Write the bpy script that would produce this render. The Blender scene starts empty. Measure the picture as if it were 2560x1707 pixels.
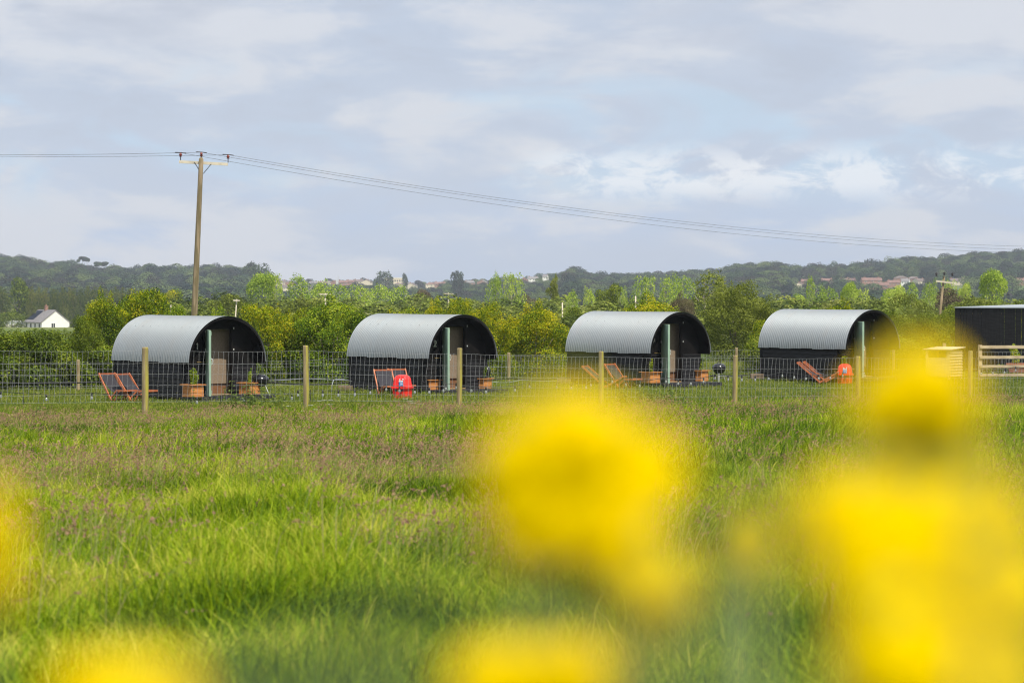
import bpy, math, random
import numpy as np
from mathutils import Vector, Matrix

scene = bpy.context.scene
R = math.radians

# ------------------------------------------------------------------ camera
FPX = 7111.0                     # focal length in pixels of the 2560 px wide photograph
CAMZ = 3.0
PITCH = math.atan((853.5 - 711.0) / FPX)
cam_d = bpy.data.cameras.new("camera")
cam = bpy.data.objects.new("camera", cam_d)
scene.collection.objects.link(cam)
cam.location = (0, 0, CAMZ)
cam.rotation_euler = (math.pi / 2 - PITCH, 0, 0)
cam_d.sensor_width = 36.0
cam_d.lens = 100.0
cam_d.clip_start = 0.05
cam_d.clip_end = 20000
cam_d.dof.use_dof = True
cam_d.dof.focus_distance = 74.0
cam_d.dof.aperture_fstop = 7.0
cam_d.dof.aperture_blades = 0
scene.camera = cam

# ------------------------------------------------------------------ world, sun, exposure
SUN_AZ, SUN_EL = R(153), R(56)
world = bpy.data.worlds.new("World")
scene.world = world
world.use_nodes = True
wt = world.node_tree
wt.nodes.clear()


def nd(t, typ, **kw):
    n = t.nodes.new(typ)
    for k, v in kw.items():
        setattr(n, k, v)
    return n


def setin(t, n, i, v):
    if v is None:
        return
    if isinstance(v, bpy.types.NodeSocket):
        t.links.new(v, n.inputs[i])
    else:
        n.inputs[i].default_value = v


def M_(t, op, a, b=None, c=None, clamp=False):
    n = nd(t, "ShaderNodeMath", operation=op, use_clamp=clamp)
    setin(t, n, 0, a); setin(t, n, 1, b); setin(t, n, 2, c)
    return n.outputs[0]


def smooth(t, v, a, b):
    n = nd(t, "ShaderNodeMapRange", interpolation_type='SMOOTHSTEP')
    setin(t, n, 0, v); n.inputs[1].default_value = a; n.inputs[2].default_value = b
    n.inputs[3].default_value = 0.0; n.inputs[4].default_value = 1.0
    return n.outputs[0]


def mixc(t, f, a, b):
    n = nd(t, "ShaderNodeMix", data_type='RGBA')
    setin(t, n, 0, f)
    for i, v in ((6, a), (7, b)):
        if isinstance(v, bpy.types.NodeSocket):
            t.links.new(v, n.inputs[i])
        else:
            n.inputs[i].default_value = (*v[:3], 1)
    return n.outputs[2]


def noise(t, vec, scale, detail=4, rough=0.55, dist=0.0):
    n = nd(t, "ShaderNodeTexNoise")
    if vec is not None:
        t.links.new(vec, n.inputs["Vector"])
    n.inputs["Scale"].default_value = scale
    n.inputs["Detail"].default_value = detail
    n.inputs["Roughness"].default_value = rough
    n.inputs["Distortion"].default_value = dist
    return n.outputs["Fac"]


def comb(t, x, y, z):
    n = nd(t, "ShaderNodeCombineXYZ")
    setin(t, n, 0, x); setin(t, n, 1, y); setin(t, n, 2, z)
    return n.outputs[0]


sky = nd(wt, "ShaderNodeTexSky", sky_type='NISHITA')
sky.sun_disc = False
sky.sun_elevation = SUN_EL
sky.sun_rotation = SUN_AZ
sky.altitude = 20
sky.air_density = 1.0
sky.dust_density = 1.5
tc = nd(wt, "ShaderNodeTexCoord")
sep = nd(wt, "ShaderNodeSeparateXYZ")
wt.links.new(tc.outputs["Generated"], sep.inputs[0])
az = M_(wt, 'ARCTAN2', sep.outputs[0], sep.outputs[1])        # radians right of +Y
el = M_(wt, 'ARCSINE', sep.outputs[2])
# stretched cloud sheets: elevation compressed, az wide
uv = comb(wt, M_(wt, 'MULTIPLY', az, 9.0), M_(wt, 'MULTIPLY', el, 34.0), 0.0)
uv2 = comb(wt, M_(wt, 'MULTIPLY', az, 26.0), M_(wt, 'MULTIPLY', el, 70.0), 3.7)
uv3 = comb(wt, M_(wt, 'MULTIPLY', az, 60.0), M_(wt, 'MULTIPLY', el, 95.0), 7.0)
n1 = noise(wt, uv, 1.0, 5, 0.52, 0.5)
n2 = noise(wt, uv2, 1.0, 6, 0.56, 0.3)
n3 = noise(wt, uv3, 1.0, 7, 0.6, 0.5)
base_sky = mixc(wt, smooth(wt, el, 0.0, 0.11), (0.42, 0.53, 0.73), (0.55, 0.575, 0.65))
# left part of the sky is greyer, right part bluer low down
n0 = noise(wt, comb(wt, M_(wt, 'MULTIPLY', az, 14.0), M_(wt, 'MULTIPLY', el, 38.0), 11.0), 1.0, 4, 0.5, 0.5)
lil = mixc(wt, smooth(wt, n0, 0.35, 0.65), base_sky, (0.475, 0.54, 0.665))
light = mixc(wt, smooth(wt, M_(wt, 'ADD', M_(wt, 'MULTIPLY', n1, 0.65), M_(wt, 'MULTIPLY', n2, 0.35)), 0.465, 0.575), lil, (0.635, 0.655, 0.715))
dark = mixc(wt, M_(wt, 'MULTIPLY', smooth(wt, M_(wt, 'ADD', M_(wt, 'MULTIPLY', n1, 0.5), M_(wt, 'MULTIPLY', n2, 0.5)), 0.49, 0.36), M_(wt, 'MULTIPLY_ADD', smooth(wt, el, 0.03, 0.07), 0.45, 0.12)), light, (0.435, 0.475, 0.575))
# blue gaps (upper sky shows through): thin bands
gap = M_(wt, 'MULTIPLY', smooth(wt, n0, 0.53, 0.38), M_(wt, 'MULTIPLY', smooth(wt, el, 0.02, 0.04), smooth(wt, el, 0.085, 0.06)))
skyb = nd(wt, "ShaderNodeVectorMath", operation='SCALE')
wt.links.new(sky.outputs[0], skyb.inputs[0]); skyb.inputs[3].default_value = 0.10
blue = mixc(wt, 0.12, (0.47, 0.68, 0.88), skyb.outputs[0])
gapped = mixc(wt, M_(wt, 'MULTIPLY', gap, 0.55), dark, blue)
# cumulus bank low on the right
band = M_(wt, 'MULTIPLY', smooth(wt, el, 0.026, 0.036), smooth(wt, el, 0.0525, 0.040))
azm = M_(wt, 'MULTIPLY', smooth(wt, az, -0.005, 0.02), smooth(wt, az, 0.45, 0.30))
cu = M_(wt, 'MULTIPLY', M_(wt, 'MULTIPLY', band, azm),
        smooth(wt, M_(wt, 'ADD', M_(wt, 'MULTIPLY', n3, 0.6), M_(wt, 'MULTIPLY', n2, 0.4)), 0.44, 0.55))
cum = mixc(wt, M_(wt, 'MULTIPLY', cu, 0.75), gapped, (0.90, 0.91, 0.93))
# the greyer slab of cloud just under the bank
fin = mixc(wt, 0.10, cum, skyb.outputs[0])
# high overhead: brighter broken cloud
fin = mixc(wt, smooth(wt, el, 0.15, 0.6), fin, (0.62, 0.67, 0.78))
bg = nd(wt, "ShaderNodeBackground")
wt.links.new(fin, bg.inputs[0]); bg.inputs[1].default_value = 1.0
wo = nd(wt, "ShaderNodeOutputWorld")
wt.links.new(bg.outputs[0], wo.inputs[0])

sun_d = bpy.data.lights.new("sun", 'SUN')
sun_d.energy = 5.0
sun_d.angle = R(0.6)
sun_d.color = (1.0, 0.93, 0.80)
sun = bpy.data.objects.new("sun", sun_d)
scene.collection.objects.link(sun)
sdir = Vector((math.sin(SUN_AZ) * math.cos(SUN_EL), math.cos(SUN_AZ) * math.cos(SUN_EL), math.sin(SUN_EL)))
sun.rotation_euler = (-sdir).to_track_quat('-Z', 'Y').to_euler()

scene.view_settings.view_transform = 'Standard'
scene.view_settings.look = 'None'
scene.view_settings.exposure = 0.18
scene.view_settings.gamma = 1.0
scene.render.engine = 'CYCLES'
scene.cycles.use_denoising = True
scene.cycles.filter_width = 1.15
scene.cycles.max_bounces = 8
scene.cycles.diffuse_bounces = 4
scene.cycles.transmission_bounces = 6
scene.cycles.transparent_max_bounces = 6
scene.cycles.volume_bounces = 0

# ------------------------------------------------------------------ placing helpers
C = scene.collection
CP, SP = math.cos(PITCH), math.sin(PITCH)


def at(px, py, Y):
    """world point seen at photo pixel (px, py) at world depth Y"""
    a = (px - 1280.0) / FPX
    b = -(py - 853.5) / FPX
    dy = CP + b * SP
    dz = -SP + b * CP
    s = Y / dy
    return Vector((a * s, Y, CAMZ + dz * s))


def onz(px, py, z):
    """world point at pixel on the level plane z"""
    a = (px - 1280.0) / FPX
    b = -(py - 853.5) / FPX
    dy = CP + b * SP
    dz = -SP + b * CP
    s = (z - CAMZ) / dz
    return Vector((a * s, dy * s, z))


def ss(x, a, b):
    t = np.clip((x - a) / (b - a), 0, 1)
    return t * t * (3 - 2 * t)


SKYX = [-900, 0, 60, 110, 180, 240, 300, 350, 380, 430, 500, 545, 600, 640, 700, 750, 800, 900, 960, 1010, 1060, 1150,
        1200, 1300, 1420, 1500, 1560, 1640, 1700, 1800, 1870, 1940, 2000, 2060, 2120, 2180, 2280, 2350, 2400, 2500, 2560, 3500]
SKYY = [640, 636, 641, 655, 648, 668, 664, 668, 658, 664, 664, 657, 668, 676, 694, 694, 698, 692, 694, 700, 700, 696,
        694, 690, 672, 682, 684, 678, 676, 670, 657, 652, 663, 656, 658, 652, 640, 640, 632, 626, 619, 600]
RIDGE = 2300.0


def ht(x, y):
    """terrain height (numpy friendly)"""
    x = np.asarray(x, float); y = np.asarray(y, float)
    D = -(0.545 * x - 0.839 * y)
    near = np.interp(D, [-60, 0, 12, 30, 43, 50, 66, 200], [1.9, 1.83, 1.46, .82, .34, .10, -.02, -.02])
    w = ss(D, 25, 50) * (1 - ss(D, 52, 66))
    near = near - 0.012 * x * w * (np.abs(x) < 60)
    bump = .09 * np.sin(x * 1.1 + y * .7) * np.sin(y * .55 - x * .4) + .07 * np.sin(x * 2.7 - y * 1.6 + 1) * np.sin(y * 2.0 + x * .9) + .04 * np.sin(x * 5.1 + y * 2.2) * np.sin(y * 4.3 - x * 2.0)
    near = near + bump * ss(y, 6, 12) * (1 - ss(D, 44, 54))
    far = np.interp(y, [78, 100, 130, 200, 320, 600, 900, 1350], [0, -.02, -.25, -.8, -1.8, -7.2, -11.0, -11.0])
    px = 1280 + FPX * x / np.maximum(y, 50)
    sy = np.interp(px, SKYX, SKYY) + np.interp(px, [560, 680, 1380, 1480], [36, 20, 20, 33])
    zr = CAMZ + (711 - sy) * RIDGE / FPX
    t = np.clip((y - 1350) / (RIDGE - 1350), 0, 1)
    t2 = t ** 0.85
    hill = -11 + (zr + 11) * t2
    hill = np.where(y > RIDGE, zr - (y - RIDGE) * 0.012, hill)
    z = np.where(y > 1350, hill, far)
    return near + z * ss(y, 70, 79)


def gz(x, y):
    return float(ht(x, y))


def hill_at(px, py):
    """ground point on the far hillside under photo pixel (px,py)"""
    for Y in np.linspace(1360, RIDGE, 240):
        X = (px - 1280) / FPX * Y
        z = gz(X, Y)
        if 711 - (z - CAMZ) / Y * FPX <= py:
            return Vector((X, Y, z))
    X = (px - 1280) / FPX * RIDGE
    return Vector((X, RIDGE, gz(X, RIDGE)))


# ------------------------------------------------------------------ object helpers
def tag(o, label=None, cat=None, group=None, kind=None):
    if label: o["label"] = label
    if cat: o["category"] = cat
    if group: o["group"] = group
    if kind: o["kind"] = kind
    return o


def empty(name, loc, rz=0.0, label=None, cat=None, group=None):
    o = bpy.data.objects.new(name, None)
    o.empty_display_size = 0.2
    C.objects.link(o)
    o.location = loc
    o.rotation_euler = (0, 0, rz)
    return tag(o, label, cat, group)


def copy_tree(o, parent=None):
    c = o.copy()
    C.objects.link(c)
    c.parent = parent
    for ch in list(o.children):
        copy_tree(ch, c)
    return c


class MB:
    def __init__(s):
        s.v = []; s.f = []

    def add(s, vs, fs):
        n = len(s.v)
        s.v += [tuple(p) for p in vs]
        s.f += [tuple(i + n for i in f) for f in fs]
        return s

    def box(s, x0, x1, y0, y1, z0, z1, m=None):
        vs = [Vector(p) for p in ((x0, y0, z0), (x1, y0, z0), (x1, y1, z0), (x0, y1, z0),
                                  (x0, y0, z1), (x1, y0, z1), (x1, y1, z1), (x0, y1, z1))]
        if m is not None:
            vs = [m @ p for p in vs]
        return s.add(vs, [(0, 3, 2, 1), (4, 5, 6, 7), (0, 1, 5, 4), (1, 2, 6, 5), (2, 3, 7, 6), (3, 0, 4, 7)])

    def beam(s, a, b, w, h, up=(0, 0, 1)):
        a = Vector(a); b = Vector(b); d = (b - a)
        L = d.length; d.normalize()
        u = Vector(up)
        if abs(d.dot(u)) > .98: u = Vector((1, 0, 0))
        r = d.cross(u).normalized(); u = r.cross(d)
        vs = []
        for p in (a, b):
            for i, j in ((-1, -1), (1, -1), (1, 1), (-1, 1)):
                vs.append(p + r * (w / 2 * i) + u * (h / 2 * j))
        return s.add(vs, [(0, 3, 2, 1), (4, 5, 6, 7), (0, 1, 5, 4), (1, 2, 6, 5), (2, 3, 7, 6), (3, 0, 4, 7)])

    def tube(s, pts, rad, n=6, cap=True):
        pts = [Vector(p) for p in pts]
        if not hasattr(rad, '__len__'): rad = [rad] * len(pts)
        vs = []; fs = []
        prev = None
        for i, p in enumerate(pts):
            d = (pts[min(i + 1, len(pts) - 1)] - pts[max(i - 1, 0)]).normalized()
            if prev is None:
                u = Vector((0, 0, 1)) if abs(d.z) < .9 else Vector((1, 0, 0))
            else:
                u = prev
            r = d.cross(u).normalized(); u = r.cross(d).normalized(); prev = u
            for k in range(n):
                a = 2 * math.pi * k / n
                vs.append(p + (r * math.cos(a) + u * math.sin(a)) * rad[i])
        for i in range(len(pts) - 1):
            for k in range(n):
                k2 = (k + 1) % n
                fs.append((i * n + k, i * n + k2, (i + 1) * n + k2, (i + 1) * n + k))
        if cap:
            fs.append(tuple(reversed(range(n))))
            fs.append(tuple((len(pts) - 1) * n + k for k in range(n)))
        return s.add(vs, fs)

    def lathe(s, prof, n=20, c=(0, 0, 0)):
        vs = []; fs = []
        for r, z in prof:
            for k in range(n):
                a = 2 * math.pi * k / n
                vs.append((c[0] + r * math.cos(a), c[1] + r * math.sin(a), c[2] + z))
        for i in range(len(prof) - 1):
            for k in range(n):
                k2 = (k + 1) % n
                fs.append((i * n + k, i * n + k2, (i + 1) * n + k2, (i + 1) * n + k))
        fs.append(tuple(reversed(range(n))))
        fs.append(tuple((len(prof) - 1) * n + k for k in range(n)))
        return s.add(vs, fs)

    def prism(s, outline, axis, a, b):
        """outline [(u,v)] extruded along axis ('x': u=y v=z; 'y': u=x v=z)"""
        n = len(outline)
        vs = []
        for c in (a, b):
            for u, v in outline:
                vs.append((c, u, v) if axis == 'x' else ((u, c, v) if axis == 'y' else (u, v, c)))
        fs = [tuple(range(n)), tuple(reversed(range(n, 2 * n)))]
        for k in range(n):
            k2 = (k + 1) % n
            fs.append((k, k + n, k2 + n, k2))
        return s.add(vs, fs)

    def build(s, name, mat, parent=None, smooth_=False, bevel=0, tint=None):
        me = bpy.data.meshes.new(name)
        me.from_pydata(s.v, [], s.f)
        me.validate()
        import bmesh
        bm = bmesh.new(); bm.from_mesh(me)
        bmesh.ops.recalc_face_normals(bm, faces=bm.faces)
        if bevel:
            bmesh.ops.bevel(bm, geom=list(bm.edges), offset=bevel, segments=1, affect='EDGES', clamp_overlap=True)
        bm.to_mesh(me); bm.free()
        if smooth_:
            me.polygons.foreach_set("use_smooth", [True] * len(me.polygons))
        if mat: me.materials.append(mat)
        o = bpy.data.objects.new(name, me)
        C.objects.link(o)
        if parent: o.parent = parent
        return o


# ------------------------------------------------------------------ materials
MATS = {}


def mat(name, col, rough=0.8, metal=0.0, col2=None, scale=8.0, stretch=(1, 1, 1), bump=0.0, spec=0.4, detail=5, lo=.4, hi=.62, coords="Object"):
    m = bpy.data.materials.new(name); m.use_nodes = True
    t = m.node_tree; b = t.nodes["Principled BSDF"]
    b.inputs["Roughness"].default_value = rough
    b.inputs["Metallic"].default_value = metal
    b.inputs["Specular IOR Level"].default_value = spec
    if col2 is None:
        b.inputs["Base Color"].default_value = (*col, 1)
    else:
        tcn = nd(t, "ShaderNodeTexCoord"); mp = nd(t, "ShaderNodeMapping")
        mp.inputs["Scale"].default_value = stretch
        t.links.new(tcn.outputs[coords], mp.inputs[0])
        nf = noise(t, mp.outputs[0], scale, detail, 0.6)
        t.links.new(mixc(t, smooth(t, nf, lo, hi), col, col2), b.inputs["Base Color"])
        if bump:
            bn = nd(t, "ShaderNodeBump"); bn.inputs["Strength"].default_value = bump
            bn.inputs["Distance"].default_value = 0.02
            t.links.new(nf, bn.inputs["Height"]); t.links.new(bn.outputs[0], b.inputs["Normal"])
    MATS[name] = m
    return m


def leafmat(name, cols, trans=0.35, rnd=0.0, tcol=None, patch=None, rough=0.6, gloss=.010):
    """cols = three colours along the per-leaf tint; rnd = per-object shift of the tint; patch = (scale, strength) over world position"""
    m = bpy.data.materials.new(name); m.use_nodes = True
    t = m.node_tree; t.nodes.clear()
    at_ = nd(t, "ShaderNodeAttribute", attribute_name="tint")
    fac = at_.outputs["Fac"]
    oi = nd(t, "ShaderNodeObjectInfo")
    if rnd:
        fac = M_(t, 'ADD', fac, M_(t, 'MULTIPLY', M_(t, 'SUBTRACT', oi.outputs["Random"], 0.5), rnd))
    if patch:
        nf = noise(t, oi.outputs["Location"], patch[0], 3, 0.6)
        fac = M_(t, 'ADD', fac, M_(t, 'MULTIPLY', M_(t, 'SUBTRACT', nf, 0.5), patch[1]))
    cr = nd(t, "ShaderNodeValToRGB")
    t.links.new(fac, cr.inputs[0])
    e = cr.color_ramp.elements
    e[0].position = 0.0; e[0].color = (*cols[0], 1)
    e[1].position = 1.0; e[1].color = (*cols[-1], 1)
    for k in range(1, len(cols) - 1):
        x = e.new(k / (len(cols) - 1)); x.color = (*cols[k], 1)
    df = nd(t, "ShaderNodeBsdfDiffuse"); t.links.new(cr.outputs[0], df.inputs[0])
    tr = nd(t, "ShaderNodeBsdfTranslucent")
    if tcol:
        t.links.new(mixc(t, 0.5, cr.outputs[0], tcol), tr.inputs[0])
    else:
        t.links.new(cr.outputs[0], tr.inputs[0])
    mx = nd(t, "ShaderNodeMixShader"); mx.inputs[0].default_value = trans
    t.links.new(df.outputs[0], mx.inputs[1]); t.links.new(tr.outputs[0], mx.inputs[2])
    gl = nd(t, "ShaderNodeBsdfGlossy"); gl.inputs["Roughness"].default_value = rough
    gl.inputs["Color"].default_value = (1, 1, 1, 1)
    mg = nd(t, "ShaderNodeMixShader"); mg.inputs[0].default_value = gloss
    t.links.new(mx.outputs[0], mg.inputs[1]); t.links.new(gl.outputs[0], mg.inputs[2])
    out = nd(t, "ShaderNodeOutputMaterial"); t.links.new(mg.outputs[0], out.inputs[0])
    MATS[name] = m
    return m


def npmesh(name, verts, faces_n, mat_, tint=None, smooth_=False):
    """verts (N,3); faces_n = number of verts per face (all faces consecutive verts)"""
    N = len(verts); F = N // faces_n
    me = bpy.data.meshes.new(name)
    me.vertices.add(N); me.vertices.foreach_set("co", np.asarray(verts, np.float32).ravel())
    me.loops.add(N); me.loops.foreach_set("vertex_index", np.arange(N, dtype=np.int32))
    me.polygons.add(F)
    me.polygons.foreach_set("loop_start", np.arange(F, dtype=np.int32) * faces_n)
    try:
        me.polygons.foreach_set("loop_total", np.full(F, faces_n, np.int32))
    except Exception:
        pass
    if tint is not None:
        a = me.attributes.new("tint", 'FLOAT', 'POINT')
        a.data.foreach_set("value", np.asarray(tint, np.float32))
    me.update(calc_edges=True)
    if mat_: me.materials.append(mat_)
    return me


def leaves(rng, lobes, n, size, inner=0.25, up=0.25, aspect=0.55, clump=0.35, nr=.65, tsd=.18, tl=.5, tz=0.0):
    """leaf quads over a union of ellipsoids; returns verts, tint"""
    lobes = np.array(lobes, float)
    rx, ry, rz = lobes[:, 3], lobes[:, 4], lobes[:, 5]
    wgt = (rx * ry + ry * rz + rx * rz); wgt /= wgt.sum()
    li = rng.choice(len(lobes), n, p=wgt)
    d = rng.normal(size=(n, 3)); d /= np.linalg.norm(d, axis=1)[:, None]
    d[:, 2] = np.where(rng.random(n) < .35, np.abs(d[:, 2]), d[:, 2])
    r = 1 - np.abs(rng.normal(size=n)) * inner
    r = np.clip(r, .15, 1.15) + rng.normal(size=n) * .04
    P = lobes[li, :3] + d * r[:, None] * lobes[li, 3:6]
    # drop leaves deep inside another lobe
    keep = np.ones(n, bool)
    for k in range(len(lobes)):
        q = (P - lobes[k, :3]) / lobes[k, 3:6]
        keep &= ~((np.linalg.norm(q, axis=1) < .62) & (li != k))
    P, d, li = P[keep], d[keep], li[keep]; n = len(P)
    # twig clumps: pull leaves toward random clump centres for uneven gaps
    if clump:
        ci = rng.integers(0, n, max(8, n // 14))
        cen = P[ci]
        # nearest via coarse hashing: random assignment among same lobe neighbours
        j = rng.integers(0, len(ci), n)
        dist = np.linalg.norm(P - cen[j], axis=1)
        for _ in range(10):
            j2 = rng.integers(0, len(ci), n)
            d2 = np.linalg.norm(P - cen[j2], axis=1)
            b = d2 < dist
            j = np.where(b, j2, j); dist = np.where(b, d2, dist)
        near = dist < 0.25
        P = np.where(near[:, None], P + (cen[j] - P) * clump * rng.random(n)[:, None], P)
    nrm = d * 0.9 + rng.normal(size=(n, 3)) * nr + np.array([0, 0, up])
    nrm /= np.linalg.norm(nrm, axis=1)[:, None]
    tg = np.cross(nrm, rng.normal(size=(n, 3))); tg /= np.linalg.norm(tg, axis=1)[:, None]
    bt = np.cross(nrm, tg)
    s = size * rng.uniform(.6, 1.3, n)[:, None]
    V = np.stack([P - tg * s, P - bt * s * aspect, P + tg * s, P + bt * s * aspect], 1)
    lt = rng.random(len(lobes))
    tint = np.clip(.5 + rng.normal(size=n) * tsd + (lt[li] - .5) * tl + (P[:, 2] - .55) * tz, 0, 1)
    return V.reshape(-1, 3), np.repeat(tint, 4)


PROTO = {}


def crown_mesh(key, lobes, n, size, material, seed, **kw):
    rng = np.random.default_rng(seed)
    V, T = leaves(rng, lobes, n, size, **kw)
    me = npmesh(key, V, 4, material, T)
    return me


def trunk_mesh(name, material, limbs, n=6):
    b = MB()
    for pts, r0, r1 in limbs:
        k = len(pts)
        b.tube(pts, [r0 + (r1 - r0) * i / (k - 1) for i in range(k)], n)
    me = bpy.data.meshes.new(name); me.from_pydata(b.v, [], b.f)
    me.polygons.foreach_set("use_smooth", [True] * len(me.polygons))
    me.materials.append(material)
    return me
# ------------------------------------------------------------------ materials of the place
def ground_material():
    m = bpy.data.materials.new("ground_soil"); m.use_nodes = True
    t = m.node_tree; b = t.nodes["Principled BSDF"]; b.inputs["Roughness"].default_value = 1.0
    b.inputs["Specular IOR Level"].default_value = 0.1
    g = nd(t, "ShaderNodeNewGeometry")
    a = noise(t, g.outputs["Position"], 0.35, 6, 0.65)
    c = noise(t, g.outputs["Position"], 6.0, 4, 0.7)
    near = mixc(t, smooth(t, a, .35, .65), (0.030, 0.055, 0.006), (0.06, 0.09, 0.012))
    near = mixc(t, smooth(t, c, .5, .75), near, (0.11, 0.11, 0.045))
    f = noise(t, g.outputs["Position"], 0.006, 2, 0.5)
    far = mixc(t, smooth(t, f, .42, .58), (0.085, 0.13, 0.035), (0.16, 0.17, 0.06))
    s = nd(t, "ShaderNodeSeparateXYZ"); t.links.new(g.outputs["Position"], s.inputs[0])
    t.links.new(mixc(t, smooth(t, s.outputs[1], 150, 300), near, far), b.inputs["Base Color"])
    return m


mt_ground = ground_material()
mt_wood = mat("dark_bark", (0.10, 0.08, 0.06), .9, 0, (0.20, 0.17, 0.13), 9, (1, 1, .2))
mt_palewood = mat("pale_bark", (0.28, 0.25, 0.19), .9, 0, (0.42, 0.38, 0.31), 9, (1, 1, .2))

# terrain sheet
ys = np.concatenate([np.arange(-12, 5, 1.0), np.arange(5, 60, .35), np.arange(60, 110, 1.0), np.geomspace(111, 4200, 120)])
us = np.linspace(-1, 1, 201)
NY, NX = len(ys), len(us)
Yg = np.repeat(ys[:, None], NX, 1)
half = np.maximum(14 + np.abs(ys) * 0.42, 14)[:, None]
Xg = us[None, :] * half
Zg = ht(Xg, Yg)
tv = np.stack([Xg, Yg, Zg], -1).reshape(-1, 3)
idx = np.arange(NY * NX).reshape(NY, NX)
tf = np.stack([idx[:-1, :-1], idx[:-1, 1:], idx[1:, 1:], idx[1:, :-1]], -1).reshape(-1, 4)
me = bpy.data.meshes.new("ground"); me.from_pydata(tv.tolist(), [], tf.tolist())
me.polygons.foreach_set("use_smooth", [True] * len(me.polygons))
me.materials.append(mt_ground)
ground = bpy.data.objects.new("ground", me); C.objects.link(ground)
tag(ground, kind="structure", label="green meadow sloping down to the huts and on to the valley and hills")

# ------------------------------------------------------------------ scattering (geometry nodes) for what nobody could count
def scatter(name, pts, rots, scales, idxs, templates, label, cat):
    """one object: points instancing the template meshes"""
    me = bpy.data.meshes.new(name)
    me.vertices.add(len(pts)); me.vertices.foreach_set("co", np.asarray(pts, np.float32).ravel())
    a = me.attributes.new("rot", 'FLOAT_VECTOR', 'POINT'); a.data.foreach_set("vector", np.asarray(rots, np.float32).ravel())
    a = me.attributes.new("scl", 'FLOAT_VECTOR', 'POINT'); a.data.foreach_set("vector", np.asarray(scales, np.float32).ravel())
    a = me.attributes.new("idx", 'INT', 'POINT'); a.data.foreach_set("value", np.asarray(idxs, np.int32))
    ob = bpy.data.objects.new(name, me); C.objects.link(ob)
    col = bpy.data.collections.new(name + "_forms")
    for i, tm in enumerate(templates):
        to = bpy.data.objects.new("%s_form_%02d" % (name, i), tm)
        col.objects.link(to)
    ng = bpy.data.node_groups.new(name, 'GeometryNodeTree')
    ng.interface.new_socket("Geometry", in_out='INPUT', socket_type='NodeSocketGeometry')
    ng.interface.new_socket("Geometry", in_out='OUTPUT', socket_type='NodeSocketGeometry')
    gi = ng.nodes.new("NodeGroupInput"); go = ng.nodes.new("NodeGroupOutput")
    m2p = ng.nodes.new("GeometryNodeMeshToPoints")
    iop = ng.nodes.new("GeometryNodeInstanceOnPoints")
    ci = ng.nodes.new("GeometryNodeCollectionInfo")
    ci.inputs["Collection"].default_value = col
    ci.inputs["Separate Children"].default_value = True
    ci.inputs["Reset Children"].default_value = True
    def named(n, ty):
        q = ng.nodes.new("GeometryNodeInputNamedAttribute"); q.data_type = ty
        q.inputs["Name"].default_value = n
        return q.outputs["Attribute"]
    e2r = ng.nodes.new("FunctionNodeEulerToRotation")
    L = ng.links.new
    L(gi.outputs[0], m2p.inputs[0]); L(m2p.outputs[0], iop.inputs["Points"])
    L(ci.outputs[0], iop.inputs["Instance"])
    iop.inputs["Pick Instance"].default_value = True
    L(named("idx", 'INT'), iop.inputs["Instance Index"])
    L(named("rot", 'FLOAT_VECTOR'), e2r.inputs[0]); L(e2r.outputs[0], iop.inputs["Rotation"])
    L(named("scl", 'FLOAT_VECTOR'), iop.inputs["Scale"])
    L(iop.outputs[0], go.inputs[0])
    md = ob.modifiers.new("scatter", 'NODES'); md.node_group = ng
    tag(ob, label, cat, kind="stuff")
    return ob


def blade_clump(name, rng, nb, hmin, hmax, wid, spread, lean, material, wind=(0.12, -0.05), tmid=.5):
    """nb bending blades, 3 segments, ends in a point"""
    bx = rng.normal(size=(nb, 2)) * spread
    h = rng.uniform(hmin, hmax, nb)
    a = rng.uniform(0, 2 * math.pi, nb)
    ln = np.abs(rng.normal(size=nb)) * lean
    dx = np.cos(a) * ln + wind[0] * h * 2; dy = np.sin(a) * ln + wind[1] * h * 2
    fa = rng.uniform(0, math.pi, nb)
    wx = np.cos(fa) * wid / 2; wy = np.sin(fa) * wid / 2
    out = []
    lev = [(0, 0, .8), (.4, .16, 1.0), (.75, .52, .75), (1.0, 1.0, .08)]
    V = np.zeros((nb, 4, 2, 3))
    for k, (tz, td, tw) in enumerate(lev):
        zz = h * (tz if k < 3 else .93)
        for s_, sg in ((0, -1), (1, 1)):
            V[:, k, s_, 0] = bx[:, 0] + dx * td + sg * wx * tw
            V[:, k, s_, 1] = bx[:, 1] + dy * td + sg * wy * tw
            V[:, k, s_, 2] = zz
    Q = np.zeros((nb, 3, 4, 3))
    for k in range(3):
        Q[:, k, 0] = V[:, k, 0]; Q[:, k, 1] = V[:, k, 1]; Q[:, k, 2] = V[:, k + 1, 1]; Q[:, k, 3] = V[:, k + 1, 0]
    tint = np.clip(tmid + rng.normal(size=nb) * .2, 0, .82)
    tint = np.where(rng.random(nb) < .018, 1.0, tint)
    T = np.repeat(tint, 12)
    return npmesh(name, Q.reshape(-1, 3), 4, material, T)


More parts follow.
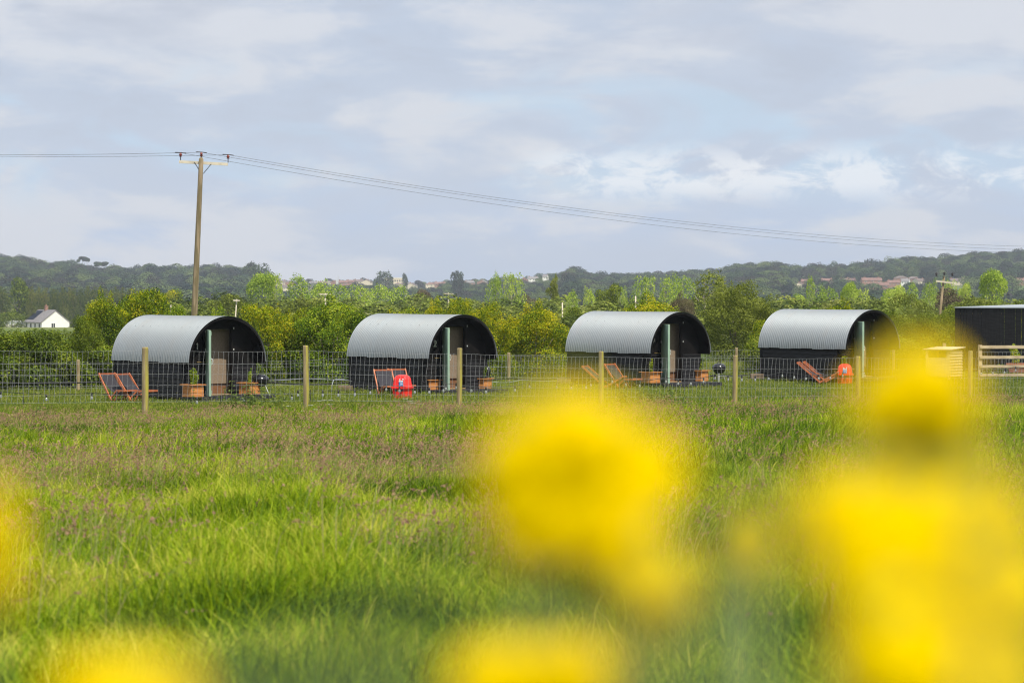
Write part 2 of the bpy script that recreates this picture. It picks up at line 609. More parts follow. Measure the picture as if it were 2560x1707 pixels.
def seed_clump(name, rng, ns, hmin, hmax, material, wind=(0.16, -0.03), fat=0.012):
    """flowering grass: thin stems with a drooping feathery head"""
    quads = []; tint = []
    for _ in range(ns):
        b = np.array([*(rng.normal(size=2) * .12), 0.0]); h = rng.uniform(hmin, hmax)
        a = rng.uniform(0, 6.28); d = np.array([math.cos(a) * .07 + wind[0] * h, math.sin(a) * .07 + wind[1] * h, 0])
        pts = [b, b + d * .2 + [0, 0, h * .45], b + d * .7 + [0, 0, h * .85], b + d * 1.25 + [0, 0, h]]
        w = np.array([.0022, 0, 0])
        for i in range(3):
            quads.append([pts[i] - w, pts[i] + w, pts[i + 1] + w, pts[i + 1] - w]); tint.append(rng.uniform(.0, .25))
        # head: small spikelets along a drooping arc
        end = pts[3]; dirv = pts[3] - pts[2]; dirv /= np.linalg.norm(dirv)
        hl = rng.uniform(.07, .13); t0 = rng.uniform(.55, 1.0)
        droop = rng.uniform(.2, .9)
        for i in range(13):
            u = i / 12
            c = end + dirv * hl * u + np.array([wind[0], wind[1], 0]) * hl * u * 1.5 - np.array([0, 0, 1]) * hl * droop * u * u
            f = fat * (1 - abs(u - .4) * 1.2)
            o = rng.normal(size=3) * f * .5
            n1_ = rng.normal(size=3); n1_ /= np.linalg.norm(n1_)
            n2_ = np.cross(n1_, rng.normal(size=3)); n2_ /= np.linalg.norm(n2_)
            p = c + o
            quads.append([p - n1_ * f, p - n2_ * f * .6, p + n1_ * f, p + n2_ * f * .6]); tint.append(np.clip(t0 + rng.normal() * .1, 0, 1))
    V = np.array(quads).reshape(-1, 3)
    return npmesh(name, V, 4, material, np.repeat(tint, 4))


G_GREEN = [(0.026, 0.068, 0.002), (0.125, 0.225, 0.003), (0.32, 0.43, 0.005), (0.56, 0.52, 0.08)]
mt_grass = leafmat("meadow_grass_blade", G_GREEN, .33, rnd=.30, patch=(0.65, 2.7))
mt_grass_m = leafmat("meadow_grass_blade_mid", G_GREEN, .38, rnd=.30, patch=(0.5, 2.7))
mt_lawn = leafmat("short_grass_blade", [(0.055, 0.09, 0.008), (0.12, 0.175, 0.014), (0.22, 0.265, 0.025), (0.34, 0.32, 0.08)], .35, rnd=.35, patch=(0.45, 1.2))
mt_seed = leafmat("seed_head", [(0.17, 0.27, 0.03), (0.42, 0.36, 0.15), (0.44, 0.27, 0.17), (0.31, 0.17, 0.13)], .3, rnd=.4, patch=(0.8, 1.2))

rg = np.random.default_rng(5)


def wedge(n, y0, y1, margin=1.22, extra=1.2):
    y = np.sqrt(rg.random(n) * (y1 ** 2 - y0 ** 2) + y0 ** 2)
    x = rg.uniform(-1, 1, n) * (y * 0.180 * margin + extra)
    return x, y


def vnoise(x, y, sc, seed=0):
    """cheap value noise for masks"""
    r_ = np.random.default_rng(seed); g = r_.random((64, 64))
    u = (x * sc) % 64; v = (y * sc) % 64
    i = u.astype(int) % 64; j = v.astype(int) % 64; fu = u - np.floor(u); fv = v - np.floor(v)
    fu = fu * fu * (3 - 2 * fu); fv = fv * fv * (3 - 2 * fv)
    i2 = (i + 1) % 64; j2 = (j + 1) % 64
    return (g[i, j] * (1 - fu) + g[i2, j] * fu) * (1 - fv) + (g[i, j2] * (1 - fu) + g[i2, j2] * fu) * fv


def place(x, y, s0, s1, nt, hs=None, tilt=.12):
    n = len(x)
    z = ht(x, y)
    rot = np.stack([rg.normal(size=n) * tilt, rg.normal(size=n) * tilt, rg.uniform(-2.4, 2.4, n)], 1)
    s = rg.uniform(s0, s1, n)
    h = s * (hs if hs is not None else 1)
    return np.stack([x, y, z - .01], 1), rot, np.stack([s, s, h], 1), rg.integers(0, nt, n)


def Dof(x, y):
    return -(0.545 * x - 0.839 * y)


NEARF = [blade_clump("meadow_blades_%d" % i, rg, 48, .08, .22, .0042, .10, .13, mt_grass, tmid=.42 + .05 * i) for i in range(5)]
MIDF = [blade_clump("meadow_tuft_%d" % i, rg, 52, .10, .26, .0075, .17, .13, mt_grass_m, tmid=.40 + .05 * i) for i in range(5)]
LAWNF = [blade_clump("lawn_tuft_%d" % i, rg, 60, .04, .12, .011, .22, .05, mt_lawn, wind=(.05, 0), tmid=.40 + .06 * i) for i in range(4)]
SEEDF = [seed_clump("seed_stems_%d" % i, rg, 5, .34, .52, mt_seed, fat=.009) for i in range(4)]
SEEDM = [seed_clump("seed_stems_far_%d" % i, rg, 6, .28, .46, mt_seed, fat=.012) for i in range(4)]

# near meadow
x, y = wedge(25000, 5.0, 27)
hs = .45 + .75 * vnoise(x, y, .8, 3) + .65 * vnoise(x, y, 2.2, 33) ** 2
grass_near = scatter("meadow_grass", *place(x, y, .8, 1.25, 5, hs), NEARF, "long bright green meadow grass in front of the fence", "grass")
# middle meadow
x, y = wedge(36000, 24, 66)
D = Dof(x, y)
k = D < 53 + vnoise(x, y, .5, 8) * 2
x, y, D = x[k], y[k], D[k]
hs = .50 + .65 * vnoise(x, y, .35, 4) + .45 * vnoise(x, y, 1.3, 34) + .35 * ss(D, 42, 48)
hs = hs * (1 - .55 * ss(D, 50, 53))
scatter("meadow_grass", *place(x, y, .8, 1.3, 5, hs), MIDF, "long green grass between the foreground and the wire fence", "grass")
FOOT = [(474, 908, 73.5), (1074, 897.5, 77.9), (1627.7, 884.5, 82.6), (2116, 874, 86.9)]


def off_huts(x, y):
    k = np.ones(len(x), bool); ph = R(50.7)
    ax_ = np.array([math.cos(ph), -math.sin(ph)]); sd_ = np.array([-math.sin(ph), -math.cos(ph)])
    for px, py, Y in FOOT:
        c = at(px, py, Y); c = np.array([c.x, c.y]) - ax_ * 1.915 - sd_ * 1.19
        u = (x - c[0]) * ax_[0] + (y - c[1]) * ax_[1]; v = (x - c[0]) * sd_[0] + (y - c[1]) * sd_[1]
        k &= ~((u > -1.95) & (u < 2.48) & (np.abs(v) < 1.22))
    return k


# mown grass round the huts
x, y = wedge(21000, 58, 112, 1.25, 2)
D = Dof(x, y)
k = (D > 51.5) & off_huts(x, y)
x, y = x[k], y[k]
hs = (.5 + .9 * vnoise(x, y, .4, 6)) * (1 - .5 * ss(Dof(x, y), 58, 63)) + np.where(Dof(x, y) > 77, .6, 0)
scatter("short_grass", *place(x, y, .8, 1.4, 4, hs), LAWNF, "short green grass round the black huts", "grass")
# flowering grass, near and far bands
x, y = wedge(9000, 7, 27)
m = vnoise(x, y, .33, 11) * .38 + vnoise(x, y, 1.6, 12) * .62
k = m + (y - 7) / 20 * .15 > .68 + rg.random(len(x)) * .12
scatter("seed_heads", *place(x[k], y[k], .75, 1.05, 4), SEEDF, "purple brown grass seed heads over the near meadow", "grass")
x, y = wedge(21000, 24, 66)
D = Dof(x, y)
m = vnoise(x, y * .7, .23, 13) * .38 + vnoise(x, y, 1.1, 14) * .62
bandw = .03 * np.exp(-((D - 30) / 6) ** 2) + .16 * np.exp(-((D - 45) / 5) ** 2) + .03
k = (m + bandw > .655 + rg.random(len(x)) * .12) & (D < 50.5)
scatter("seed_heads", *place(x[k], y[k], .75, 1.0, 4), SEEDM, "purple brown grass seed heads in front of the wire fence", "grass")

# ------------------------------------------------------------------ far woods and valley scrub
W_DARK = [(0.008, 0.024, 0.020), (0.040, 0.037, 0.030), (0.022, 0.050, 0.024), (0.046, 0.084, 0.028), (0.10, 0.14, 0.042)]
mt_far = leafmat("far_wood_leaf", W_DARK, .15, rnd=1.5, patch=(0.006, .7))
W_SCRUB = [(0.05, 0.075, 0.020), (0.11, 0.145, 0.028), (0.19, 0.24, 0.035), (0.27, 0.29, 0.07)]
mt_scrub = leafmat("valley_scrub_leaf", W_SCRUB, .3, rnd=.9, patch=(0.02, .7))


def blob_lobes(rng, n, base=.15):
    L = []
    for _ in range(n):
        a = rng.uniform(0, 6.28); r = rng.uniform(0, .30); zc = rng.uniform(base + .22, .74)
        s = rng.uniform(.15, .27)
        L.append((math.cos(a) * r, math.sin(a) * r, zc, s, s, s * rng.uniform(.7, 1.0)))
    L.append((0, 0, .5, .33, .33, .38))
    return L


FARF = [crown_mesh("far_crown_%d" % i, blob_lobes(rg, 11, .0), 1500, .030, mt_far, 30 + i, inner=.06, aspect=.9, up=.4, clump=0, nr=.28, tsd=.05, tl=.16) for i in range(6)]
SCRF = [crown_mesh("scrub_crown_%d" % i, blob_lobes(rg, 9, -.05), 1500, .028, mt_scrub, 50 + i, inner=.15, aspect=.8, up=.4, clump=.3) for i in range(5)]

HOUSES = []   # filled first so that the wood leaves room: (px, base_py, width_px)
TOWN = [  # px, base py, width px, roof/wall variant
    (640, 692, 26, 'r'), (676, 692, 40, 'g'), (668, 712, 24, 's'), (692, 722, 22, 's'), (704, 706, 22, 's'), (724, 708, 20, 'p'),
    (716, 728, 18, 's'), (784, 716, 20, 'w'), (812, 702, 30, 'r'), (836, 698, 26, 'r'), (858, 696, 26, 'r'), (806, 710, 20, 'w'), (828, 716, 20, 'w'),
    (878, 704, 22, 'r'), (896, 694, 24, 's'), (918, 692, 20, 's'), (984, 690, 46, 'f'), (1000, 700, 20, 'w'), (1012, 704, 20, 'r'),
    (976, 712, 22, 's'), (1018, 714, 22, 'w'), (1030, 722, 24, 's'), (966, 718, 24, 's'), (1004, 722, 28, 's'),
    (1078, 697, 28, 'y'), (1108, 692, 14, 'y'), (1172, 694, 24, 'g'), (1206, 690, 22, 'g'), (1100, 718, 28, 'r'), (1310, 699, 18, 'r'),
    (1332, 699, 26, 'w'), (1364, 700, 12, 'w'),
    (330, 672, 16, 'r'), (404, 673, 14, 'r'), (468, 672, 18, 'r'), (548, 683, 16, 'y'), (560, 683, 14, 'w'), (612, 692, 28, 'r'), (190, 668, 20, 'r'),
    (1998, 724, 24, 's'), (2012, 714, 20, 'r'), (2066, 712, 34, 'r'), (2110, 711, 24, 's'), (2128, 711, 22, 'r'), (2178, 711, 50, 'r'), (2196, 724, 52, 'r'),
    (2232, 718, 30, 'r'), (2252, 706, 36, 'p'), (2284, 708, 36, 'p'), (2264, 714, 20, 'w'), (2298, 714, 26, 's'), (2392, 714, 40, 's'), (2550, 714, 24, 'r'),
]
CLEAR = []
for px, py, wpx, v in TOWN:
    p = hill_at(px, py); CLEAR.append((px, wpx, p.y))

n = 12500
Y = np.sqrt(rg.random(n) * (2560 ** 2 - 1180 ** 2) + 1180 ** 2)
X = rg.uniform(-1, 1, n) * (Y * .180 * 1.3)
pxs = 1280 + FPX * X / Y
size = rg.uniform(6.5, 13.5, n)
size = np.where((pxs > 640) & (pxs < 1420), size * .62, size)
size = np.where(pxs < 640, size * 1.12, size)
keep = np.ones(n, bool)
for cx, cw, cy in CLEAR:
    keep &= ~((np.abs(pxs - cx) < cw / 2 + 12) & (Y > cy - 300) & (Y < cy + 22))
# a few open fields
for fx, fw, y0, y1 in ((425, 34, 1500, 1800), (1990, 36, 1700, 1950), (2545, 40, 1950, 2200), (640, 40, 1350, 1480)):
    keep &= ~((np.abs(pxs - fx) < fw) & (Y > y0) & (Y < y1))
keep &= ~((pxs > 640) & (pxs < 1100) & (Y > 1500) & (rg.random(n) < .45))
X, Y, size = X[keep], Y[keep], size[keep]
n = len(X)
scl = np.stack([size * rg.uniform(.9, 1.35, n), size * rg.uniform(.9, 1.35, n), size * rg.uniform(.85, 1.1, n)], 1)
scatter("far_woods", np.stack([X, Y, ht(X, Y) - .6], 1), np.stack([np.zeros(n), np.zeros(n), rg.uniform(0, 6.28, n)], 1), scl,
        rg.integers(0, 6, n), FARF, "dark wooded hillside along the horizon", "woods")
n = 5200
Y = np.sqrt(rg.random(n) * (1250 ** 2 - 150 ** 2) + 150 ** 2)
X = rg.uniform(-1, 1, n) * (Y * .180 * 1.3 + 4)
pxs = 1280 + FPX * X / Y
size = rg.uniform(2.2, 5.2, n) * np.interp(Y, [150, 300, 700, 1250], [.55, .85, 1.25, 1.6])
keep = ~((pxs < 260) & (Y > 330) & (Y < 730)) & ~((pxs < 330) & (Y < 330) & (Y > 150) & ((rg.random(n) < .9) | (pxs < 220)))
X, Y, size = X[keep], Y[keep], size[keep]; n = len(X)
scl = np.stack([size * 1.5, size * 1.5, size], 1)
scatter("valley_scrub", np.stack([X, Y, ht(X, Y) - .2], 1), np.stack([np.zeros(n), np.zeros(n), rg.uniform(0, 6.28, n)], 1), scl,
        rg.integers(0, 5, n), SCRF, "low green scrub and small trees filling the valley behind the hedge", "scrub")
# ------------------------------------------------------------------ individual trees and bushes
H_YEL = [(0.022, 0.048, 0.003), (0.085, 0.150, 0.004), (0.26, 0.34, 0.005), (0.55, 0.46, 0.010)]
H_GRN = [(0.017, 0.042, 0.003), (0.062, 0.130, 0.004), (0.18, 0.28, 0.006), (0.38, 0.43, 0.025)]
H_DRK = [(0.022, 0.040, 0.004), (0.072, 0.118, 0.006), (0.165, 0.225, 0.009), (0.27, 0.30, 0.03)]
mt_leaf = {
    'yellow': leafmat("yellow_green_leaf", H_YEL, .35, rnd=.25),
    'green': leafmat("fresh_green_leaf", H_GRN, .35, rnd=.25),
    'dark': leafmat("dark_green_leaf", H_DRK, .3, rnd=.25),
    'poplar': leafmat("poplar_leaf", [(0.11, 0.19, 0.025), (0.24, 0.36, 0.035), (0.40, 0.52, 0.055), (0.56, 0.62, 0.13)], .4, rnd=.35),
    'olive': leafmat("willow_leaf", [(0.06, 0.085, 0.012), (0.13, 0.165, 0.018), (0.21, 0.25, 0.028), (0.28, 0.31, 0.05)], .3, rnd=.3),
    'conifer': leafmat("conifer_needles", [(0.018, 0.036, 0.008), (0.048, 0.080, 0.014), (0.10, 0.135, 0.020), (0.20, 0.19, 0.04)], .2, rnd=.4),
    'brown': leafmat("brown_twigs", [(0.06, 0.045, 0.03), (0.11, 0.085, 0.055), (0.15, 0.12, 0.075), (0.17, 0.17, 0.06)], .2, rnd=.3),
    'skyline': leafmat("skyline_leaf", W_DARK, .2, rnd=.5),
}


def L_bush(rng):
    L = [(0, 0, .38, .42, .42, .42)]
    L[0] = (0, 0, .36, .34, .34, .36)
    for _ in range(44):
        a = rng.uniform(0, 6.28); el_ = math.asin(rng.uniform(-.35, 1.0)); s = rng.uniform(.07, .15)
        k_ = rng.uniform(.80, 1.05)
        L.append((math.cos(a) * math.cos(el_) * .40 * k_, math.sin(a) * math.cos(el_) * .40 * k_, .42 + math.sin(el_) * .44 * k_, s, s, s * .85))
    for k in range(12):   # skirts down to the ground
        a = k * .52 + rng.uniform(0, .4); s = rng.uniform(.12, .18)
        L.append((math.cos(a) * .34, math.sin(a) * .34, rng.uniform(.06, .24), s, s, s))
    for _ in range(12):   # sprigs standing out of the top and sides
        a = rng.uniform(0, 6.28); r = rng.uniform(.05, .40); z = rng.uniform(.62, .96) - r * .55
        L.append((math.cos(a) * r, math.sin(a) * r, z, .05, .05, rng.uniform(.09, .15)))
    return L


def L_round(rng):
    L = [(0, 0, .60, .34, .34, .30)]
    for _ in range(14):
        a = rng.uniform(0, 6.28); r = rng.uniform(.10, .34); z = rng.uniform(.30, .86); s = rng.uniform(.12, .21)
        L.append((math.cos(a) * r, math.sin(a) * r, z, s, s, s * .9))
    return L


def L_poplar(rng):
    L = []
    for k in range(5):
        a = rng.uniform(0, 6.28); r = rng.uniform(.0, .26); cx, cy = math.cos(a) * r, math.sin(a) * r
        top = rng.uniform(.78, 1.0)
        for j in range(9):
            z = .22 + (top - .22) * j / 8
            s = .20 * (1 - j / 8) ** .55 + .045
            L.append((cx + rng.normal() * .05, cy + rng.normal() * .05, z, s, s, s * 1.25))
    return L


def L_spire(rng):
    L = []
    for j in range(16):
        z = .30 + .70 * j / 15
        s = (.34 * math.sin(min(1, (j + 2) / 7) * 1.57) * (1 - j / 15) ** .5) * .62 + .05
        L.append((rng.normal() * .12, rng.normal() * .12, z, s, s, .10))
    return L


def L_conifer(rng):
    L = []
    for j in range(13):
        z = .06 + .92 * j / 12; rr = .42 * (1 - j / 12.5)
        for k in range(5 if j < 9 else 2):
            a = rng.uniform(0, 6.28)
            L.append((math.cos(a) * rr * .6, math.sin(a) * rr * .6, z + rng.uniform(-.02, .02), rr * .5 + .03, rr * .5 + .03, .05))
    return L


def L_column(rng):
    L = []
    for j in range(14):
        z = .05 + .90 * j / 13; rr = .40 * (1 - max(0, (j - 8) / 6.5) ** 1.6)
        for k in range(4):
            a = rng.uniform(0, 6.28)
            L.append((math.cos(a) * rr * .55, math.sin(a) * rr * .55, z, rr * .5 + .03, rr * .5 + .03, .07))
    return L


def L_umbrella(rng):
    L = []
    for k in range(9):
        a = rng.uniform(0, 6.28); r = rng.uniform(.1, .38)
        L.append((math.cos(a) * r, math.sin(a) * r, .86 + rng.uniform(-.03, .06), .17, .17, .06))
    return L


def limbs_for(kind, rng):
    if kind in ('bush',):
        out = []
        for k in range(7):
            a = rng.uniform(0, 6.28); e = (math.cos(a) * .28, math.sin(a) * .28, rng.uniform(.45, .75))
            out.append(([(math.cos(a) * .03, math.sin(a) * .03, 0), (e[0] * .4, e[1] * .4, e[2] * .5), e], .018, .004))
        return out
    top = {'umbrella': .86, 'poplar': .85, 'spire': .95, 'conifer': .95, 'column': .9}.get(kind, .75)
    out = [([(0, 0, -.02), (.01, .0, top * .4), (-.005, .01, top * .75), (0, 0, top)], .024, .005)]
    for k in range(9):
        a = rng.uniform(0, 6.28); z0 = rng.uniform(.28, .7) * top; rr = .24
        out.append(([(0, 0, z0), (math.cos(a) * rr * .5, math.sin(a) * rr * .5, z0 + .10), (math.cos(a) * rr, math.sin(a) * rr, min(.95, z0 + .20))], .010, .003))
    return out


LOBES = {'bush': L_bush, 'round': L_round, 'poplar': L_poplar, 'spire': L_spire, 'conifer': L_conifer, 'column': L_column, 'umbrella': L_umbrella}
TPL = {}


def tree_templates(kind, colour, fine, var):
    key = (kind, colour, fine, var)
    if key not in TPL:
        rng = np.random.default_rng(hash((kind, var)) % 1000 if False else (sum(map(ord, kind)) * 7 + var * 131 + fine))
        n, s = {0: (3000, .030), 1: (7500, .019), 2: (38000, .0105)}[fine]
        if kind == 'poplar': s *= 1.0; n = int(n * 1.1)
        inner = .30 if kind in ('poplar', 'spire') else .22
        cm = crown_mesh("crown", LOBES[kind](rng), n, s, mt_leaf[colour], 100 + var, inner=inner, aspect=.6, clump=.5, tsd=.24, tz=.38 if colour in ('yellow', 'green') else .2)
        tm = trunk_mesh("trunk", mt_palewood if kind in ('poplar', 'spire') else mt_wood, limbs_for('bush' if kind == 'bush' else kind, rng))
        TPL[key] = (cm, tm)
    return TPL[key]


def tree(name, px, top, wpx, Y, kind, colour, label, cat="tree", group=None, fine=1, var=0, rz=None, depth=1.0, base=None, parts=True):
    X = (px - 1280) / FPX * Y
    z0 = gz(X, Y) - .05 if base is None else base
    ztop = at(px, top, Y).z
    w = wpx / FPX * Y * (1.35 if kind == 'poplar' else 1.0)
    h = max(.5, ztop - z0)
    o = empty(name, (X, Y, z0), rz if rz is not None else (px * 1.7) % 6.28, label, cat, group)
    cm, tm = tree_templates(kind, colour, fine, var)
    c = bpy.data.objects.new("crown" if kind != 'bush' else "foliage", cm); C.objects.link(c); c.parent = o
    sc = 1.0 if kind in ('bush', 'round', 'column', 'conifer', 'umbrella') else 1.0
    c.scale = (w * (1.22 if kind == 'bush' else 1.08), w * 1.08 * depth, h * (1.07 if kind == 'bush' else 1.0))
    t = bpy.data.objects.new("trunk" if kind != 'bush' else "stem", tm); C.objects.link(t); t.parent = o
    t.scale = (w, w, h)
    return o


HG = "bushes of the hedge behind the huts"
HEDGE = [  # px, top, width, Y, colour, name, label
    (-90, 800, 300, 85, 'dark', 'bramble_bush', "dark bramble bush cut by the frame's edge at the hedge's far end"),
    (80, 816, 220, 86, 'dark', 'bramble_bush', "low dark bramble bush in the hedge right below the white cottage"),
    (212, 792, 105, 87, 'dark', 'hawthorn_bush', "dull green hedge bush between the white cottage and the tall yellow-green bush"),
    (262, 738, 130, 90, 'yellow', 'hawthorn_bush', "yellow-green hedge bush rising behind the back of hut number 1"),
    (358, 712, 160, 91, 'yellow', 'hawthorn_bush', "tallest bright yellow-green hedge bush, above the roof of hut number 1"),
    (446, 765, 130, 90, 'green', 'hawthorn_bush', "green hedge bush in front of the big utility pole's foot"),
    (545, 778, 120, 91, 'green', 'hawthorn_bush', "low green hedge bush behind the front arch of hut number 1"),
    (655, 751, 165, 91, 'yellow', 'hawthorn_bush', "bright yellow-orange tipped hedge bush just beyond the grill of hut number 1"),
    (742, 772, 120, 92, 'yellow', 'hawthorn_bush', "yellow-green hedge bush behind the second front fence post"),
    (828, 748, 190, 91, 'green', 'elder_bush', "broad deep green elder bush with cream blossom left of hut number 2"),
    (918, 784, 150, 93, 'green', 'elder_bush', "lower green elder bush touching the back of hut number 2"),
    (1005, 772, 150, 95, 'yellow', 'hawthorn_bush', "olive yellow hedge bush showing over the roof ridge of hut number 2"),
    (1088, 758, 100, 94, 'yellow', 'hawthorn_bush', "yellow-brown hedge bush above the front arch of hut number 2"),
    (1153, 736, 90, 95, 'yellow', 'hawthorn_bush', "spiky topped yellow-green hedge bush, highest beside hut number 2"),
    (1222, 757, 140, 94, 'yellow', 'hawthorn_bush', "bright yellow-green hedge bush between hut number 2 and the twin poplars"),
    (1335, 764, 165, 95, 'yellow', 'hawthorn_bush', "round yellow-green hedge bush midway between the second and third huts"),
    (1405, 822, 110, 96, 'green', 'hawthorn_bush', "low green hedge bush at the back wall of the third hut"),
    (1500, 790, 140, 98, 'green', 'hawthorn_bush', "green hedge bush hidden behind the third hut's roof"),
    (1622, 746, 180, 99, 'yellow', 'hawthorn_bush', "golden topped bush peeping over the roof of the third hut"),
    (1925, 792, 110, 97, 'yellow', 'hawthorn_bush', "bright green bush against the back corner of the fourth hut"),
    (2020, 772, 130, 103, 'green', 'hawthorn_bush', "green bush hidden behind the fourth hut's roof ridge"),
    (2112, 757, 140, 103, 'yellow', 'hawthorn_bush', "yellowish bush above the front arch of the fourth hut"),
    (2205, 772, 130, 103, 'dark', 'bramble_bush', "dull green bramble bush right of the fourth hut's arch"),
    (2290, 785, 150, 102, 'dark', 'bramble_bush', "tangled bramble bush beneath the leaning far pole"),
    (2370, 778, 130, 102, 'dark', 'bramble_bush', "dark bramble bush at the corner of the black board shed"),
    (2480, 756, 150, 112, 'yellow', 'hawthorn_bush', "yellow-brown bush just showing above the black shed roof"),
    (2580, 752, 150, 114, 'dark', 'hawthorn_bush', "dull bush above the shed roof at the frame's edge"),
]
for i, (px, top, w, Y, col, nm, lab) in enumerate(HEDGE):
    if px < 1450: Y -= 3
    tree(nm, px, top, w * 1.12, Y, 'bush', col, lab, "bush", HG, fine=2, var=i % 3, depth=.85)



def low_hedge(path, label, seed, n):
    """dense waist to head high bramble skirt of the hedge"""
    rng = np.random.default_rng(seed)
    pts = [((px - 1280) / FPX * Y, Y) for px, Y in path]
    o = empty("bramble_hedge", (pts[0][0], pts[0][1], gz(*pts[0])), 0, label, "hedge", "dense low hedge behind the huts")
    L = []; ST = MB()
    for (x0, y0), (x1, y1) in zip(pts, pts[1:]):
        ln = math.hypot(x1 - x0, y1 - y0); k = int(ln / .28)
        for j in range(k):
            u = j / k; x = x0 + (x1 - x0) * u; y = y0 + (y1 - y0) * u
            s = rng.uniform(.32, .55); z = rng.uniform(.2, 1.15)
            xx, yy = x + rng.normal() * .2, y + rng.normal() * .25
            L.append((xx - pts[0][0], yy - pts[0][1], z + gz(xx, yy) - gz(*pts[0]), s, s, s * .9))
            if j % 4 == 0:
                b0 = Vector((xx - pts[0][0], yy - pts[0][1], -.05))
                ST.tube([b0, b0 + Vector((.1, -.1, .7)), b0 + Vector((.35, -.3, 1.2))], .012, 4, cap=False)
    cm = crown_mesh("foliage", L, int(n * 1.5), .038, mt_leaf['dark'], seed, inner=.2, aspect=.6, clump=0, tsd=.25)
    c = bpy.data.objects.new("foliage", cm); C.objects.link(c); c.parent = o


low_hedge([(-220, 79.5), (60, 81.5), (330, 84.0), (690, 87.0)], "dense low bramble hedge behind hut number 1, from the frame's left edge", 21, 52000)
low_hedge([(700, 87.2), (1000, 89.5), (1300, 92), (1430, 93.2)], "dense low bramble hedge behind hut number 2 and the gap to the third hut", 22, 40000)
low_hedge([(1890, 96), (2120, 99), (2400, 101)], "dense low bramble hedge behind the fourth hut, up to the black shed", 23, 30000)

